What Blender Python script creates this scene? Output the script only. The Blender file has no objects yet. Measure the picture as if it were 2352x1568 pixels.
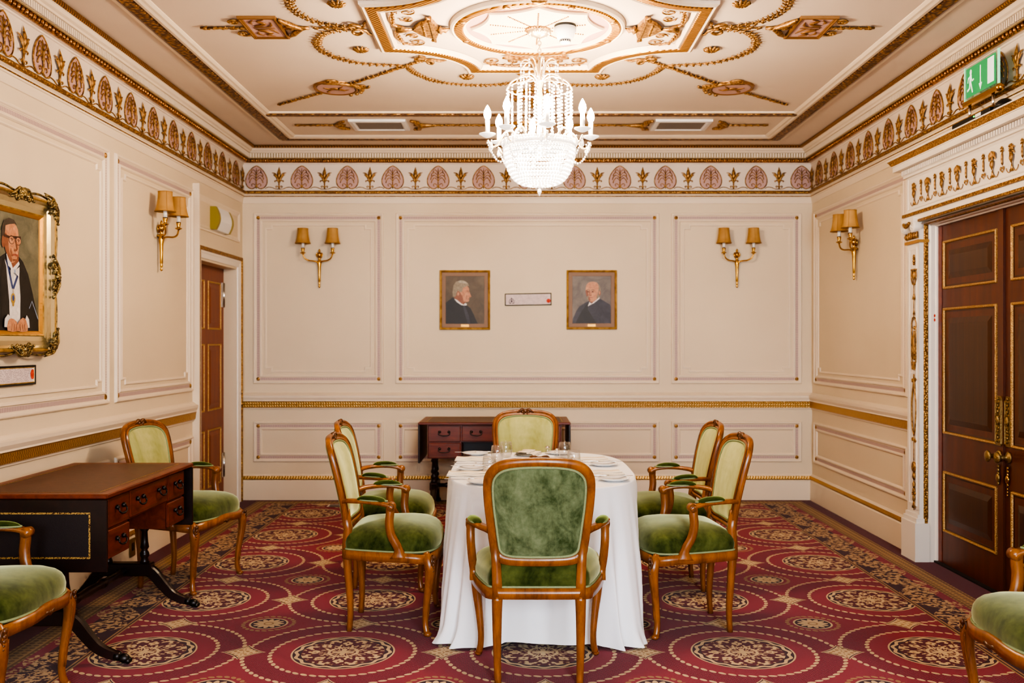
import bpy, bmesh, math, random
from mathutils import Vector, Matrix
random.seed(11)
PI = math.pi
SC = bpy.context.scene
COL = SC.collection
# ---------- room dimensions in metres (camera stands at x=0, y=0, looking along +y)
XL, XR, YB, YF = -2.55, 2.72, 9.21, -2.6      # left, right, back and front wall planes
ZC = 3.25                                     # ceiling
XC, YC = 0.11, 5.67                           # centre of the ceiling ornament

# ---------- mesh builder
def cr(pts, n=6, closed=False):
    """Catmull-Rom through pts (any dimension)."""
    P = [tuple(p) for p in pts]; m = len(P); out = []
    segs = m if closed else m-1
    for i in range(segs):
        if closed: p0,p1,p2,p3 = P[(i-1)%m],P[i],P[(i+1)%m],P[(i+2)%m]
        else:
            p1,p2 = P[i],P[i+1]
            p0 = P[i-1] if i > 0 else tuple(2*a-b for a,b in zip(p1,p2))
            p3 = P[i+2] if i+2 < m else tuple(2*b-a for a,b in zip(p1,p2))
        for k in range(n):
            t = k/n
            out.append(tuple(0.5*((2*b)+(c-a)*t+(2*a-5*b+4*c-d)*t*t+(3*b-a-3*c+d)*t**3) for a,b,c,d in zip(p0,p1,p2,p3)))
    if not closed: out.append(P[-1])
    return out
def circ(n, r=1, ry=None, a0=0):
    ry = r if ry is None else ry
    return [(r*math.cos(a0+2*PI*i/n), ry*math.sin(a0+2*PI*i/n)) for i in range(n)]

class MB:
    def __init__(s, T=None):
        s.v=[]; s.f=[]; s.m=[]; s.s=[]; s.T = T
    def add(s, vs, fs, mat=0, smooth=False):
        o = len(s.v)
        if s.T is not None: vs = [s.T @ Vector(p) for p in vs]
        s.v += [tuple(p) for p in vs]
        for f in fs:
            s.f.append(tuple(i+o for i in f)); s.m.append(mat); s.s.append(smooth)
        return s
    def box(s, x0,x1,y0,y1,z0,z1, mat=0):
        v=[(x0,y0,z0),(x1,y0,z0),(x1,y1,z0),(x0,y1,z0),(x0,y0,z1),(x1,y0,z1),(x1,y1,z1),(x0,y1,z1)]
        return s.add(v,[(0,3,2,1),(4,5,6,7),(0,1,5,4),(1,2,6,5),(2,3,7,6),(3,0,4,7)],mat)
    def bbox(s, x0,x1,y0,y1,z0,z1, b=.004, mat=0):
        """box with chamfered vertical and horizontal edges"""
        def ring(i,z): return [(x0+i,y0+b if i==0 else y0+i,z)]
        v=[];f=[]
        lv=[(b,z0),(0,z0+b),(0,z1-b),(b,z1)]
        for i,z in lv:
            a0,a1,c0,c1=x0+i,x1-i,y0+i,y1-i
            v += [(a0+b,c0,z),(a1-b,c0,z),(a1,c0+b,z),(a1,c1-b,z),(a1-b,c1,z),(a0+b,c1,z),(a0,c1-b,z),(a0,c0+b,z)]
        for k in range(3):
            for j in range(8):
                f.append((k*8+j,k*8+(j+1)%8,(k+1)*8+(j+1)%8,(k+1)*8+j))
        f.append(tuple(range(7,-1,-1))); f.append(tuple(range(24,32)))
        return s.add(v,f,mat)
    def poly(s, pts, mat=0):
        return s.add(pts,[tuple(range(len(pts)))],mat)
    def prism(s, pl, z0, z1, mat=0, bev=0):
        n=len(pl)
        v=[(x,y,z0) for x,y in pl]+[(x,y,z1) for x,y in pl]
        f=[tuple(range(n-1,-1,-1)),tuple(range(n,2*n))]+[(i,(i+1)%n,n+(i+1)%n,n+i) for i in range(n)]
        return s.add(v,f,mat)
    def loft(s, rings, mat=0, closed=True, smooth=True, cap0=False, cap1=False):
        n=len(rings[0]); v=[p for r in rings for p in r]; f=[]
        for k in range(len(rings)-1):
            for j in range(n if closed else n-1):
                a=k*n+j; b=k*n+(j+1)%n
                f.append((a,b,b+n,a+n))
        if cap0: f.append(tuple(range(n-1,-1,-1)))
        if cap1: f.append(tuple(range((len(rings)-1)*n,len(rings)*n)))
        return s.add(v,f,mat,smooth)
    def lathe(s, prof, n=16, c=(0,0,0), mat=0, smooth=True, sx=1, sy=1):
        rings=[[(c[0]+r*math.cos(2*PI*i/n)*sx,c[1]+r*math.sin(2*PI*i/n)*sy,c[2]+z) for i in range(n)] for r,z in prof]
        return s.loft(rings,mat,True,smooth,True,True)
    def ell(s, c, rx, ry=None, rz=None, n=10, m=6, mat=0):
        ry = rx if ry is None else ry; rz = rx if rz is None else rz
        v=[(c[0],c[1],c[2]-rz)]; f=[]
        for k in range(1,m):
            t=-PI/2+PI*k/m
            v+=[(c[0]+rx*math.cos(t)*math.cos(2*PI*i/n),c[1]+ry*math.cos(t)*math.sin(2*PI*i/n),c[2]+rz*math.sin(t)) for i in range(n)]
        v.append((c[0],c[1],c[2]+rz)); L=len(v)-1
        for i in range(n):
            f.append((0,1+(i+1)%n,1+i)); f.append((L,L-n+i,L-n+(i+1)%n))
        for k in range(m-2):
            for i in range(n):
                a=1+k*n+i; b=1+k*n+(i+1)%n
                f.append((a,b,b+n,a+n))
        return s.add(v,f,mat,True)
    def tube(s, pts, r, n=8, closed=False, mat=0, flat=None, up=None):
        """round tube, radius scalar or list; flat=(sx,sy) cross-section scale"""
        P=[Vector(p) for p in pts]; m=len(P)
        R=r if isinstance(r,(list,tuple)) else [r]*m
        if len(R)!=m:
            R=[R[min(len(R)-1,int(i*(len(R)-1)/(m-1)))]*(1-((i*(len(R)-1)/(m-1))%1))+R[min(len(R)-1,int(i*(len(R)-1)/(m-1))+1)]*((i*(len(R)-1)/(m-1))%1) for i in range(m)]
        sx,sy = flat if flat else (1,1)
        T=[]
        for i in range(m):
            if closed: t=P[(i+1)%m]-P[i-1]
            else: t=P[min(i+1,m-1)]-P[max(i-1,0)]
            T.append(t.normalized() if t.length>1e-9 else Vector((0,0,1)))
        if up is None:
            a=Vector((0,0,1)) if abs(T[0].z)<.9 else Vector((1,0,0))
            nrm=(a-T[0]*a.dot(T[0])).normalized()
        rings=[]
        for i in range(m):
            if up is None:
                if i>0:
                    nrm=(nrm-T[i]*nrm.dot(T[i]))
                    nrm=nrm.normalized() if nrm.length>1e-6 else Vector((1,0,0))
                b=nrm
            else:
                u=Vector(up); b=(u-T[i]*u.dot(T[i])); b=b.normalized() if b.length>1e-6 else Vector((1,0,0))
            c=T[i].cross(b)
            rings.append([tuple(P[i]+c*(R[i]*sx*math.cos(2*PI*k/n))+b*(R[i]*sy*math.sin(2*PI*k/n))) for k in range(n)])
        if closed:
            rings.append(rings[0])
            return s.loft(rings,mat,True,True)
        return s.loft(rings,mat,True,True,True,True)
    def sweep(s, pts, prof, up, closed=False, scl=None, mat=0, smooth=False):
        """sweep a 2-D profile (a: sideways, b: along up)"""
        P=[Vector(p) for p in pts]; m=len(P); rings=[]
        for i in range(m):
            if closed: t0=(P[i]-P[i-1]).normalized(); t1=(P[(i+1)%m]-P[i]).normalized()
            else:
                t0=(P[i]-P[i-1]).normalized() if i>0 else (P[1]-P[0]).normalized()
                t1=(P[i+1]-P[i]).normalized() if i<m-1 else t0
            t=(t0+t1).normalized()
            u=Vector(up[i]) if isinstance(up[0],(list,tuple,Vector)) else Vector(up)
            b=(u-t*u.dot(t)).normalized(); a=t.cross(b)
            k=1/max(.5,(1+t0.dot(t1))/2)**.5
            q=1 if scl is None else scl[i]
            qx,qy = q if isinstance(q,(list,tuple)) else (q,q)
            rings.append([tuple(P[i]+a*(x*k*qx)+b*(y*qy)) for x,y in prof])
        if closed:
            rings.append(rings[0]); return s.loft(rings,mat,True,smooth)
        return s.loft(rings,mat,True,smooth,True,True)
    def mould(s, pl, prof, mat=0, closed=True, smooth=False, mats=None):
        """moulding along a plane polygon: prof=[(inset to the left of travel, height)]"""
        n=len(pl); off=[]
        for i in range(n):
            p=Vector(pl[i]).to_2d() if len(pl[i])>2 else Vector(pl[i])
            def nm(a,b):
                d=(Vector(b)-Vector(a)); d.normalize(); return Vector((-d.y,d.x))
            if closed or 0<i<n-1:
                n0=nm(pl[i-1],pl[i]); n1=nm(pl[i],pl[(i+1)%n])
                k=n0+n1; k=k/(k.length_squared/2) if k.length_squared>1e-6 else n0
            else: k=nm(pl[0],pl[1]) if i==0 else nm(pl[-2],pl[-1])
            off.append(k)
        rings=[[(pl[i][0]+off[i].x*d,pl[i][1]+off[i].y*d,h) for i in range(n)] for d,h in prof]
        if mats is None: return s.loft(rings,mat,closed,smooth)
        for k in range(len(rings)-1): s.loft(rings[k:k+2],mats[k],closed,smooth)
        return s
    def ribbon(s, pts, w, z=0, mat=0):
        n=len(pts); L=[];R=[]
        for i in range(n):
            a=pts[max(i-1,0)]; b=pts[min(i+1,n-1)]
            d=Vector((b[0]-a[0],b[1]-a[1])); d.normalize()
            ww=w[i] if isinstance(w,(list,tuple)) else w
            L.append((pts[i][0]-d.y*ww/2,pts[i][1]+d.x*ww/2,z)); R.append((pts[i][0]+d.y*ww/2,pts[i][1]-d.x*ww/2,z))
        v=L+R
        return s.add(v,[(i,n+i,n+i+1,i+1) for i in range(n-1)],mat)
    def build(s, name, mats, parent=None, loc=None, T=None, nrm=True):
        me=bpy.data.meshes.new(name); me.from_pydata(s.v,[],s.f)
        if not isinstance(mats,(list,tuple)): mats=[mats]
        for m in mats: me.materials.append(m)
        me.polygons.foreach_set('material_index',s.m); me.polygons.foreach_set('use_smooth',s.s)
        if nrm:
            bm=bmesh.new(); bm.from_mesh(me); bmesh.ops.recalc_face_normals(bm,faces=bm.faces); bm.to_mesh(me); bm.free()
        me.update()
        o=bpy.data.objects.new(name,me); COL.objects.link(o)
        if parent is not None: o.parent=parent
        if T is not None: o.matrix_local=T
        if loc is not None: o.location=loc
        return o

# ---------- things, copies, labels
def tag(o,label=None,cat=None,group=None,kind=None):
    if label: o['label']=label
    if cat: o['category']=cat
    if group: o['group']=group
    if kind: o['kind']=kind
    return o
def thing(name,label,cat,T=None,loc=(0,0,0),rz=0,group=None):
    o=bpy.data.objects.new(name,None); COL.objects.link(o); o.empty_display_size=.1
    if T is not None: o.matrix_world=T
    else: o.location=loc; o.rotation_euler=(0,0,rz)
    return tag(o,label,cat,group)
def struct(o): o['kind']='structure'; return o
KIDS={}
def kids(o): return [c for c in bpy.data.objects if c.parent is o]
def copy_tree(o,parent=None):
    c=o.copy(); COL.objects.link(c)
    if parent is not None: c.parent=parent; c.matrix_parent_inverse=o.matrix_parent_inverse.copy()
    for ch in kids(o): copy_tree(ch,c)
    return c
def dup(o,label,group=None,T=None,loc=None,rz=None):
    c=copy_tree(o); c['label']=label
    if group: c['group']=group
    if T is not None: c.matrix_world=T
    if loc is not None: c.location=loc
    if rz is not None: c.rotation_euler=(0,0,rz)
    return c
def wallT(side,u,z,n=0):
    """frame on a wall: local x runs right along the wall, y up, z out into the room"""
    if side=='left': ex,en,o=(0,1,0),(1,0,0),(XL+n,u,z)
    elif side=='right': ex,en,o=(0,-1,0),(-1,0,0),(XR-n,-u,z)
    else: ex,en,o=(1,0,0),(0,-1,0),(u,YB-n,z)
    return Matrix(((ex[0],0,en[0],o[0]),(ex[1],0,en[1],o[1]),(ex[2],1,en[2],o[2]),(0,0,0,1)))

# ---------- node helpers
class S:
    """a socket with arithmetic that grows Math nodes"""
    nt=None
    def __init__(s,k): s.k=k
    @staticmethod
    def op(o,*a):
        n=S.nt.nodes.new('ShaderNodeMath'); n.operation=o
        for i,x in enumerate(a):
            if isinstance(x,S): S.nt.links.new(x.k,n.inputs[i])
            else: n.inputs[i].default_value=x
        return S(n.outputs[0])
    def __add__(s,o): return S.op('ADD',s,o)
    __radd__=__add__
    def __sub__(s,o): return S.op('SUBTRACT',s,o)
    def __rsub__(s,o): return S.op('SUBTRACT',o,s)
    def __mul__(s,o): return S.op('MULTIPLY',s,o)
    __rmul__=__mul__
    def __truediv__(s,o): return S.op('DIVIDE',s,o)
    def __lt__(s,o): return S.op('LESS_THAN',s,o)
    def __gt__(s,o): return S.op('GREATER_THAN',s,o)
    def abs(s): return S.op('ABSOLUTE',s)
    def fract(s): return S.op('FRACT',s)
    def sqrt(s): return S.op('SQRT',s)
    def sin(s): return S.op('SINE',s)
    def cos(s): return S.op('COSINE',s)
    def pow(s,e): return S.op('POWER',s,e)
    def max(s,o): return S.op('MAXIMUM',s,o)
    def min(s,o): return S.op('MINIMUM',s,o)
def lin(c):
    return tuple((x/12.92 if x<=.04045 else ((x+.055)/1.055)**2.4) for x in [v/255 for v in c])+(1,)
class Mat:
    def __init__(s,name,rgb=(128,128,128),rough=.5,metal=0,**kw):
        m=bpy.data.materials.new(name); m.use_nodes=True; s.m=m; s.nt=m.node_tree; S.nt=s.nt
        s.b=s.nt.nodes['Principled BSDF']; s.set('Base Color',lin(rgb)); s.set('Roughness',rough); s.set('Metallic',metal)
        for k,v in kw.items(): s.set(k.replace('_',' '),v)
        s.tc=None
    def set(s,k,v):
        i=s.b.inputs[k]
        if isinstance(v,S): s.nt.links.new(v.k,i)
        elif hasattr(v,'is_output'): s.nt.links.new(v,i)
        else: i.default_value=v
        return s
    def node(s,t,ins={},**props):
        n=s.nt.nodes.new(t)
        for k,v in props.items(): setattr(n,k,v)
        for k,v in ins.items():
            if isinstance(v,S): v=v.k
            if hasattr(v,'is_output'): s.nt.links.new(v,n.inputs[k])
            else: n.inputs[k].default_value=v
        return n
    def obj(s,scale=(1,1,1),rot=(0,0,0)):
        if s.tc is None: s.tc=s.node('ShaderNodeTexCoord')
        if scale==(1,1,1) and rot==(0,0,0): return s.tc.outputs['Object']
        return s.node('ShaderNodeMapping',{'Vector':s.tc.outputs['Object'],'Scale':scale,'Rotation':rot}).outputs[0]
    def xyz(s):
        n=s.node('ShaderNodeSeparateXYZ',{0:s.obj()}); return [S(n.outputs[i]) for i in range(3)]
    def noise(s,scale=5,detail=3,rough=.5,vec=None,dist=0):
        return s.node('ShaderNodeTexNoise',{'Vector':vec or s.obj(),'Scale':scale,'Detail':detail,'Roughness':rough,'Distortion':dist}).outputs[0]
    def ramp(s,fac,stops,interp='LINEAR'):
        n=s.nt.nodes.new('ShaderNodeValToRGB'); cr_=n.color_ramp; cr_.interpolation=interp
        while len(cr_.elements)<len(stops): cr_.elements.new(.5)
        for e,(p,c) in zip(cr_.elements,stops):
            e.position=p; e.color=c if len(c)==4 else lin(c)
        s.nt.links.new(fac.k if isinstance(fac,S) else fac,n.inputs[0]); return n.outputs[0]
    def mix(s,f,a,b):
        n=s.node('ShaderNodeMix',data_type='RGBA')
        for i,v in ((0,f),(6,a),(7,b)):
            if isinstance(v,S): v=v.k
            if hasattr(v,'is_output'): s.nt.links.new(v,n.inputs[i])
            elif i==0: n.inputs[0].default_value=v
            else: n.inputs[i].default_value=v if len(v)==4 else lin(v)
        return n.outputs[2]
    def bump(s,h,strength=.3,dist=.01):
        n=s.node('ShaderNodeBump',{'Height':h,'Strength':strength,'Distance':dist}); s.set('Normal',n.outputs[0]); return s
LB,LCORE,LWIN=135.,50.,(115.,250.)
BULB=820.
LOOK='AgX - High Contrast'; EXPO=-.34
# ---------- materials
M={}
def paint(name,rgb,var=6,rough=.55,bump=.06):
    k=Mat(name,rgb,rough)
    a=tuple(max(0,c-var) for c in rgb); b=tuple(min(255,c+var) for c in rgb)
    k.set('Base Color',k.ramp(k.noise(1.3,4),[(.3,a),(.7,b)]))
    k.bump(k.noise(160,2),bump,.002); M[name]=k.m; return k.m
paint('wall_paint',(226,207,178),3)
paint('trim_paint',(235,217,192),2,.45)
paint('ceiling_paint',(231,214,196),3)
paint('door_white',(236,226,212),2,.4)
paint('gap_shade',(176,152,112),3)  # shade of the dentil gaps put into the colour
paint('pink_plaster',(198,160,152),5)
def stripes(name,ax):
    k=Mat(name,(208,186,172),.6)
    x,y,z=k.xyz(); c=(x,y,z)[ax]
    w=(c*62.).fract()
    k.set('Base Color',k.mix(w>.5,(206,182,170),(172,144,142))); M[name]=k.m
for a,n in enumerate('xyz'): stripes('flute_'+n,a)
def gold(name,rgb=(196,152,84),dark=(104,68,30),scale=70,rough=.42,st=.7,stretch=(1,1,1),metal=.55):
    k=Mat(name,rgb,rough,metal)
    v=k.node('ShaderNodeTexVoronoi',{'Vector':k.obj(stretch),'Scale':scale})
    k.set('Base Color',k.ramp(v.outputs['Distance'],[(.15,rgb),(.62,dark)]))  # crevices of the carving darkened in the colour, as shade
    k.bump(v.outputs['Distance'],st,.006); k.nt.nodes[-1].invert=True if hasattr(k.nt.nodes[-1],'invert') else False
    M[name]=k.m
gold('gold_carved',dark=(128,88,42)); gold('gold_fine',(214,168,98),(150,106,54),scale=110); gold('gold_coarse',(186,140,80),(92,58,30),42)
gold('gold_door',(220,182,120),(178,138,82),150,.45,st=.4)
k=Mat('gold_plain',(196,146,74),.38,.65); k.bump(k.noise(60,3),.25,.004); M['gold_plain']=k.m
k=Mat('gold_relief',(190,134,62),.42,.55); k.set('Base Color',k.ramp(k.noise(55,3),[(.35,(114,76,36)),(.65,(196,152,92))])); k.bump(k.noise(110,3),.6,.004); M['gold_relief']=k.m  # highlight and shadow tones of the relief mixed into the colour
k=Mat('gilt_frame',(190,150,78),.36,.5); k.set('Base Color',k.ramp(k.noise(24,4),[(.3,(150,114,60)),(.6,(206,168,96))])); k.bump(k.noise(70,3),.5,.004); M['gilt_frame']=k.m
k=Mat('silver_gilt',(226,212,170),.22,.9); k.bump(k.noise(20,2),.15,.004); M['silver_gilt']=k.m
k=Mat('old_carving',(140,120,82),.38,.8); k.set('Base Color',k.ramp(k.noise(50,4),[(.35,(70,56,34)),(.65,(178,156,104))])); k.bump(k.noise(90,3),.8,.006); M['old_carving']=k.m
k=Mat('gold_dark',(150,106,58),.42,.55); k.bump(k.noise(60,3),.25,.004); M['gold_dark']=k.m
k=Mat('brass',(196,152,70),.24,1); k.bump(k.noise(30,2),.08,.003); M['brass']=k.m
k=Mat('dark_brass',(150,122,74),.38,.75); k.bump(k.noise(130,3),.9,.004); M['dark_brass']=k.m
k=Mat('overlit_brass',(246,226,190),.3,.7); k.bump(k.noise(30,2),.08,.003); M['overlit_brass']=k.m  # brass paled: overexposure by the bulbs put into the base colour
k=Mat('iron',(62,58,56),.4,.9); k.bump(k.noise(60,2),.2,.003); M['iron']=k.m
k=Mat('steel',(215,212,208),.18,1); k.bump(k.noise(12,1),.03,.002); M['steel']=k.m
def wood(name,a,b,rough=.3,scale=4,stretch=(9,9,1),coat=.25,bump=.05):
    k=Mat(name,a,rough)
    v=k.obj(stretch); n1=k.noise(scale,5,.6,v,.6); n2=k.noise(scale*9,3,.6,v)
    f=S(n1)*.75+S(n2)*.25
    k.set('Base Color',k.ramp(f,[(.32,a),(.68,b)])); k.set('Coat Weight',coat); k.set('Coat Roughness',.18)
    k.bump(n2,bump,.002); M[name]=k.m
wood('honey_wood',(108,58,13),(168,100,32),.32,3,(8,8,2),.3)
wood('honey_dark',(70,38,13),(112,64,25),.4,3,(8,8,2),.2)
wood('mahogany',(84,28,9),(126,52,20),.38,3,(2,10,10),.12)
wood('mahogany_dark',(22,9,6),(40,16,10),.36,3,(2,10,10),.1)
wood('door_wood',(72,31,10),(98,45,16),.4,2.2,(7,7,.7),.15)
wood('door_panel',(52,27,11),(76,42,18),.4,2.4,(14,14,.5),.15)
wood('small_door_wood',(118,56,28),(146,74,38),.45,2.2,(7,7,.7),.1)  # red-brown wood tone of the small door
k=Mat('leather_top',(84,46,33),.42); k.set('Base Color',k.ramp(k.noise(30,4),[(.3,(74,40,29)),(.7,(92,54,40))])); k.bump(k.noise(300,2),.25,.002); M['leather_top']=k.m
k=Mat('leather_dark',(26,9,9),.5); k.bump(k.noise(260,2),.25,.002); M['leather_dark']=k.m
k=Mat('gold_tooling',(190,150,70),.45,.4)
w=S(k.noise(230,2)); k.set('Base Color',k.mix(w>.47,(64,30,16),(196,156,84))); M['gold_tooling']=k.m
def velvet(name,dark,light,sheen,scale=9,stretch=(1,1,.6)):
    k=Mat(name,dark,.9)
    n1=k.noise(scale,5,.65,k.obj(stretch),.4); n2=k.noise(scale*5,2,.5)
    f=S(n1)*.8+S(n2)*.2
    k.set('Base Color',k.ramp(f,[(.36,dark),(.66,light)]))  # patches of brushed nap: their sheen put into the colour by noise
    k.set('Sheen Weight',1.0); k.set('Sheen Roughness',.32); k.set('Sheen Tint',lin(sheen)); k.set('Specular IOR Level',.1)
    k.bump(k.noise(420,2),.25,.002)
    sh=k.node('ShaderNodeBsdfSheen',{'Color':tuple(c*.45 for c in lin(sheen)[:3])+(1,),'Roughness':.42}); ad=k.node('ShaderNodeAddShader',{0:k.b.outputs[0],1:sh.outputs[0]})
    out=[n for n in k.nt.nodes if n.type=='OUTPUT_MATERIAL'][0]; k.nt.links.new(ad.outputs[0],out.inputs[0]); M[name]=k.m
velvet('velvet_seat',(36,47,16),(90,97,48),(222,222,172))
velvet('velvet_inner',(150,150,86),(190,188,130),(228,226,170),5,(1.5,1.5,.3))  # same velvet, paler: nap sheen put into the base colour
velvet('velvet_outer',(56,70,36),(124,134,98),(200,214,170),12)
velvet('velvet_pad',(40,50,20),(68,78,36),(190,206,120),14)
k=Mat('braid',(146,156,112),.8); k.bump(k.noise(260,2),.9,.004); M['braid']=k.m
k=Mat('linen',(250,248,248),.75); k.set('Sheen Weight',.15); k.bump(k.noise(500,2),.06,.001); M['linen']=k.m
k=Mat('napkin_cloth',(238,226,206),.8); k.bump(k.noise(500,2),.1,.001); M['napkin_cloth']=k.m
k=Mat('china',(245,242,238),.12); k.set('Coat Weight',.4); M['china']=k.m
k=Mat('glass',(255,255,255),.03)
def thin_glass(k,tint=.93,refl=.9):
    tr=k.node('ShaderNodeBsdfTransparent',{'Color':(tint,tint,tint,1)}); gl=k.node('ShaderNodeBsdfGlossy',{'Color':(refl,refl,refl,1),'Roughness':.03})
    fr=k.node('ShaderNodeLayerWeight',{'Blend':.5}); S.nt=k.nt; ff=S(fr.outputs['Facing']).pow(2.2)*.6+.07; mx=k.node('ShaderNodeMixShader',{0:ff,1:tr.outputs[0],2:gl.outputs[0]})
    out=[n for n in k.nt.nodes if n.type=='OUTPUT_MATERIAL'][0]; k.nt.links.new(mx.outputs[0],out.inputs[0])
thin_glass(k); M['glass']=k.m
k=Mat('shade_silk',(196,150,70),.7)
k.set('Base Color',k.ramp(k.noise(8,3),[(.3,(168,124,62)),(.7,(194,150,86))])); k.set('Subsurface Weight',0.0); k.bump(k.noise(400,2),.15,.001); M['shade_silk']=k.m
k=Mat('shade_rim',(160,110,36),.6); k.bump(k.noise(300,2),.4,.002); M['shade_rim']=k.m
k=Mat('candle_white',(238,232,222),.45); k.bump(k.noise(40,2),.05,.002); M['candle_white']=k.m
k=Mat('bulb_lit',(255,236,210),.4); k.set('Emission Color',(1,.80,.58,1)); k.set('Emission Strength',BULB); M['bulb_lit']=k.m
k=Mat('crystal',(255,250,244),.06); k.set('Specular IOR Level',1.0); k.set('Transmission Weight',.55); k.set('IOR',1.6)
k.set('Emission Color',(1,.9,.8,1)); k.set('Emission Strength',.55); M['crystal']=k.m  # emission added so the glass looks lit by the bulbs
k=Mat('crystal_glow',(255,250,244),.1); k.set('Transmission Weight',.3); k.set('Emission Color',(1,.88,.76,1)); k.set('Emission Strength',1.3)  # bowl beads given their own glow in place of lamplight from inside
M['crystal_glow']=k.m
k=Mat('plastic_white',(236,234,232),.4); k.bump(k.noise(80,1),.03,.001); M['plastic_white']=k.m
k=Mat('lime_plastic',(150,134,50),.4); k.bump(k.noise(80,1),.03,.001); M['lime_plastic']=k.m
k=Mat('black_plastic',(16,15,15),.45); k.bump(k.noise(80,1),.05,.001); M['black_plastic']=k.m
k=Mat('dark_gap',(30,22,20),.7); M['dark_gap']=k.m
k=Mat('vent_grey',(120,110,102),.6); k.bump(k.noise(80,1),.03,.001); M['vent_grey']=k.m
k=Mat('sign_green',(38,140,84),.4); k.set('Emission Color',lin((40,170,100))); k.set('Emission Strength',.5); M['sign_green']=k.m
k=Mat('sign_white',(236,244,238),.4); k.set('Emission Color',(.85,1,.9,1)); k.set('Emission Strength',.5); M['sign_white']=k.m
k=Mat('acrylic',(206,226,214),.1); k.set('Transmission Weight',.75); k.set('Alpha',.45); M['acrylic']=k.m
k=Mat('acrylic_edge',(170,235,200),.2); k.set('Emission Color',lin((150,235,190))); k.set('Emission Strength',.6); M['acrylic_edge']=k.m
k=Mat('led_green',(60,220,60),.3); k.set('Emission Color',(.1,1,.1,1)); k.set('Emission Strength',3); M['led_green']=k.m
k=Mat('red_seal',(206,70,48),.6); k.bump(k.noise(90,2),.2,.002); M['red_seal']=k.m
k=Mat('paper',(226,208,206),.8); k.set('Base Color',k.ramp(k.noise(30,3),[(.3,(220,200,198)),(.7,(232,216,212))])); M['paper']=k.m
k=Mat('ink',(112,98,104),.8); M['ink']=k.m
k=Mat('black_frame',(32,28,26),.4); k.bump(k.noise(60,2),.1,.002); M['black_frame']=k.m
k=Mat('green_frame',(62,62,36),.45); k.bump(k.noise(60,2),.1,.002); M['green_frame']=k.m
k=Mat('mauve_slip',(150,122,104),.7); k.bump(k.noise(200,2),.2,.001); M['mauve_slip']=k.m
def oil(name,a,b,scale=9):
    k=Mat(name,a,.5); k.set('Base Color',k.ramp(k.noise(scale,5,.65,None,.8),[(.3,a),(.7,b)])); k.bump(k.noise(60,3),.25,.002); M[name]=k.m
oil('oil_grey_green',(84,84,68),(128,124,102),7); oil('oil_brown',(74,60,42),(108,90,66),8); oil('oil_grey',(88,80,76),(138,126,116),6)
oil('oil_black',(22,20,20),(38,34,34),10); oil('oil_navy',(40,38,46),(66,62,74),12); oil('oil_skin',(176,112,78),(214,158,120),30)
oil('oil_skin_shade',(128,74,50),(156,98,70),30); oil('oil_white',(206,200,196),(236,230,226),30); oil('oil_hair_grey',(112,98,78),(168,152,126),60)
oil('oil_hair_light',(150,138,114),(190,178,154),60); oil('oil_hair_dark',(52,42,34),(84,70,58),50); oil('oil_blue',(44,58,108),(64,80,136),40); oil('oil_lightblue',(130,150,180),(160,176,204),40)
oil('oil_gold',(150,118,50),(206,170,84),60); oil('oil_brownline',(60,30,18),(80,42,26),40); oil('oil_lip',(150,78,62),(166,92,74),30)

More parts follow.
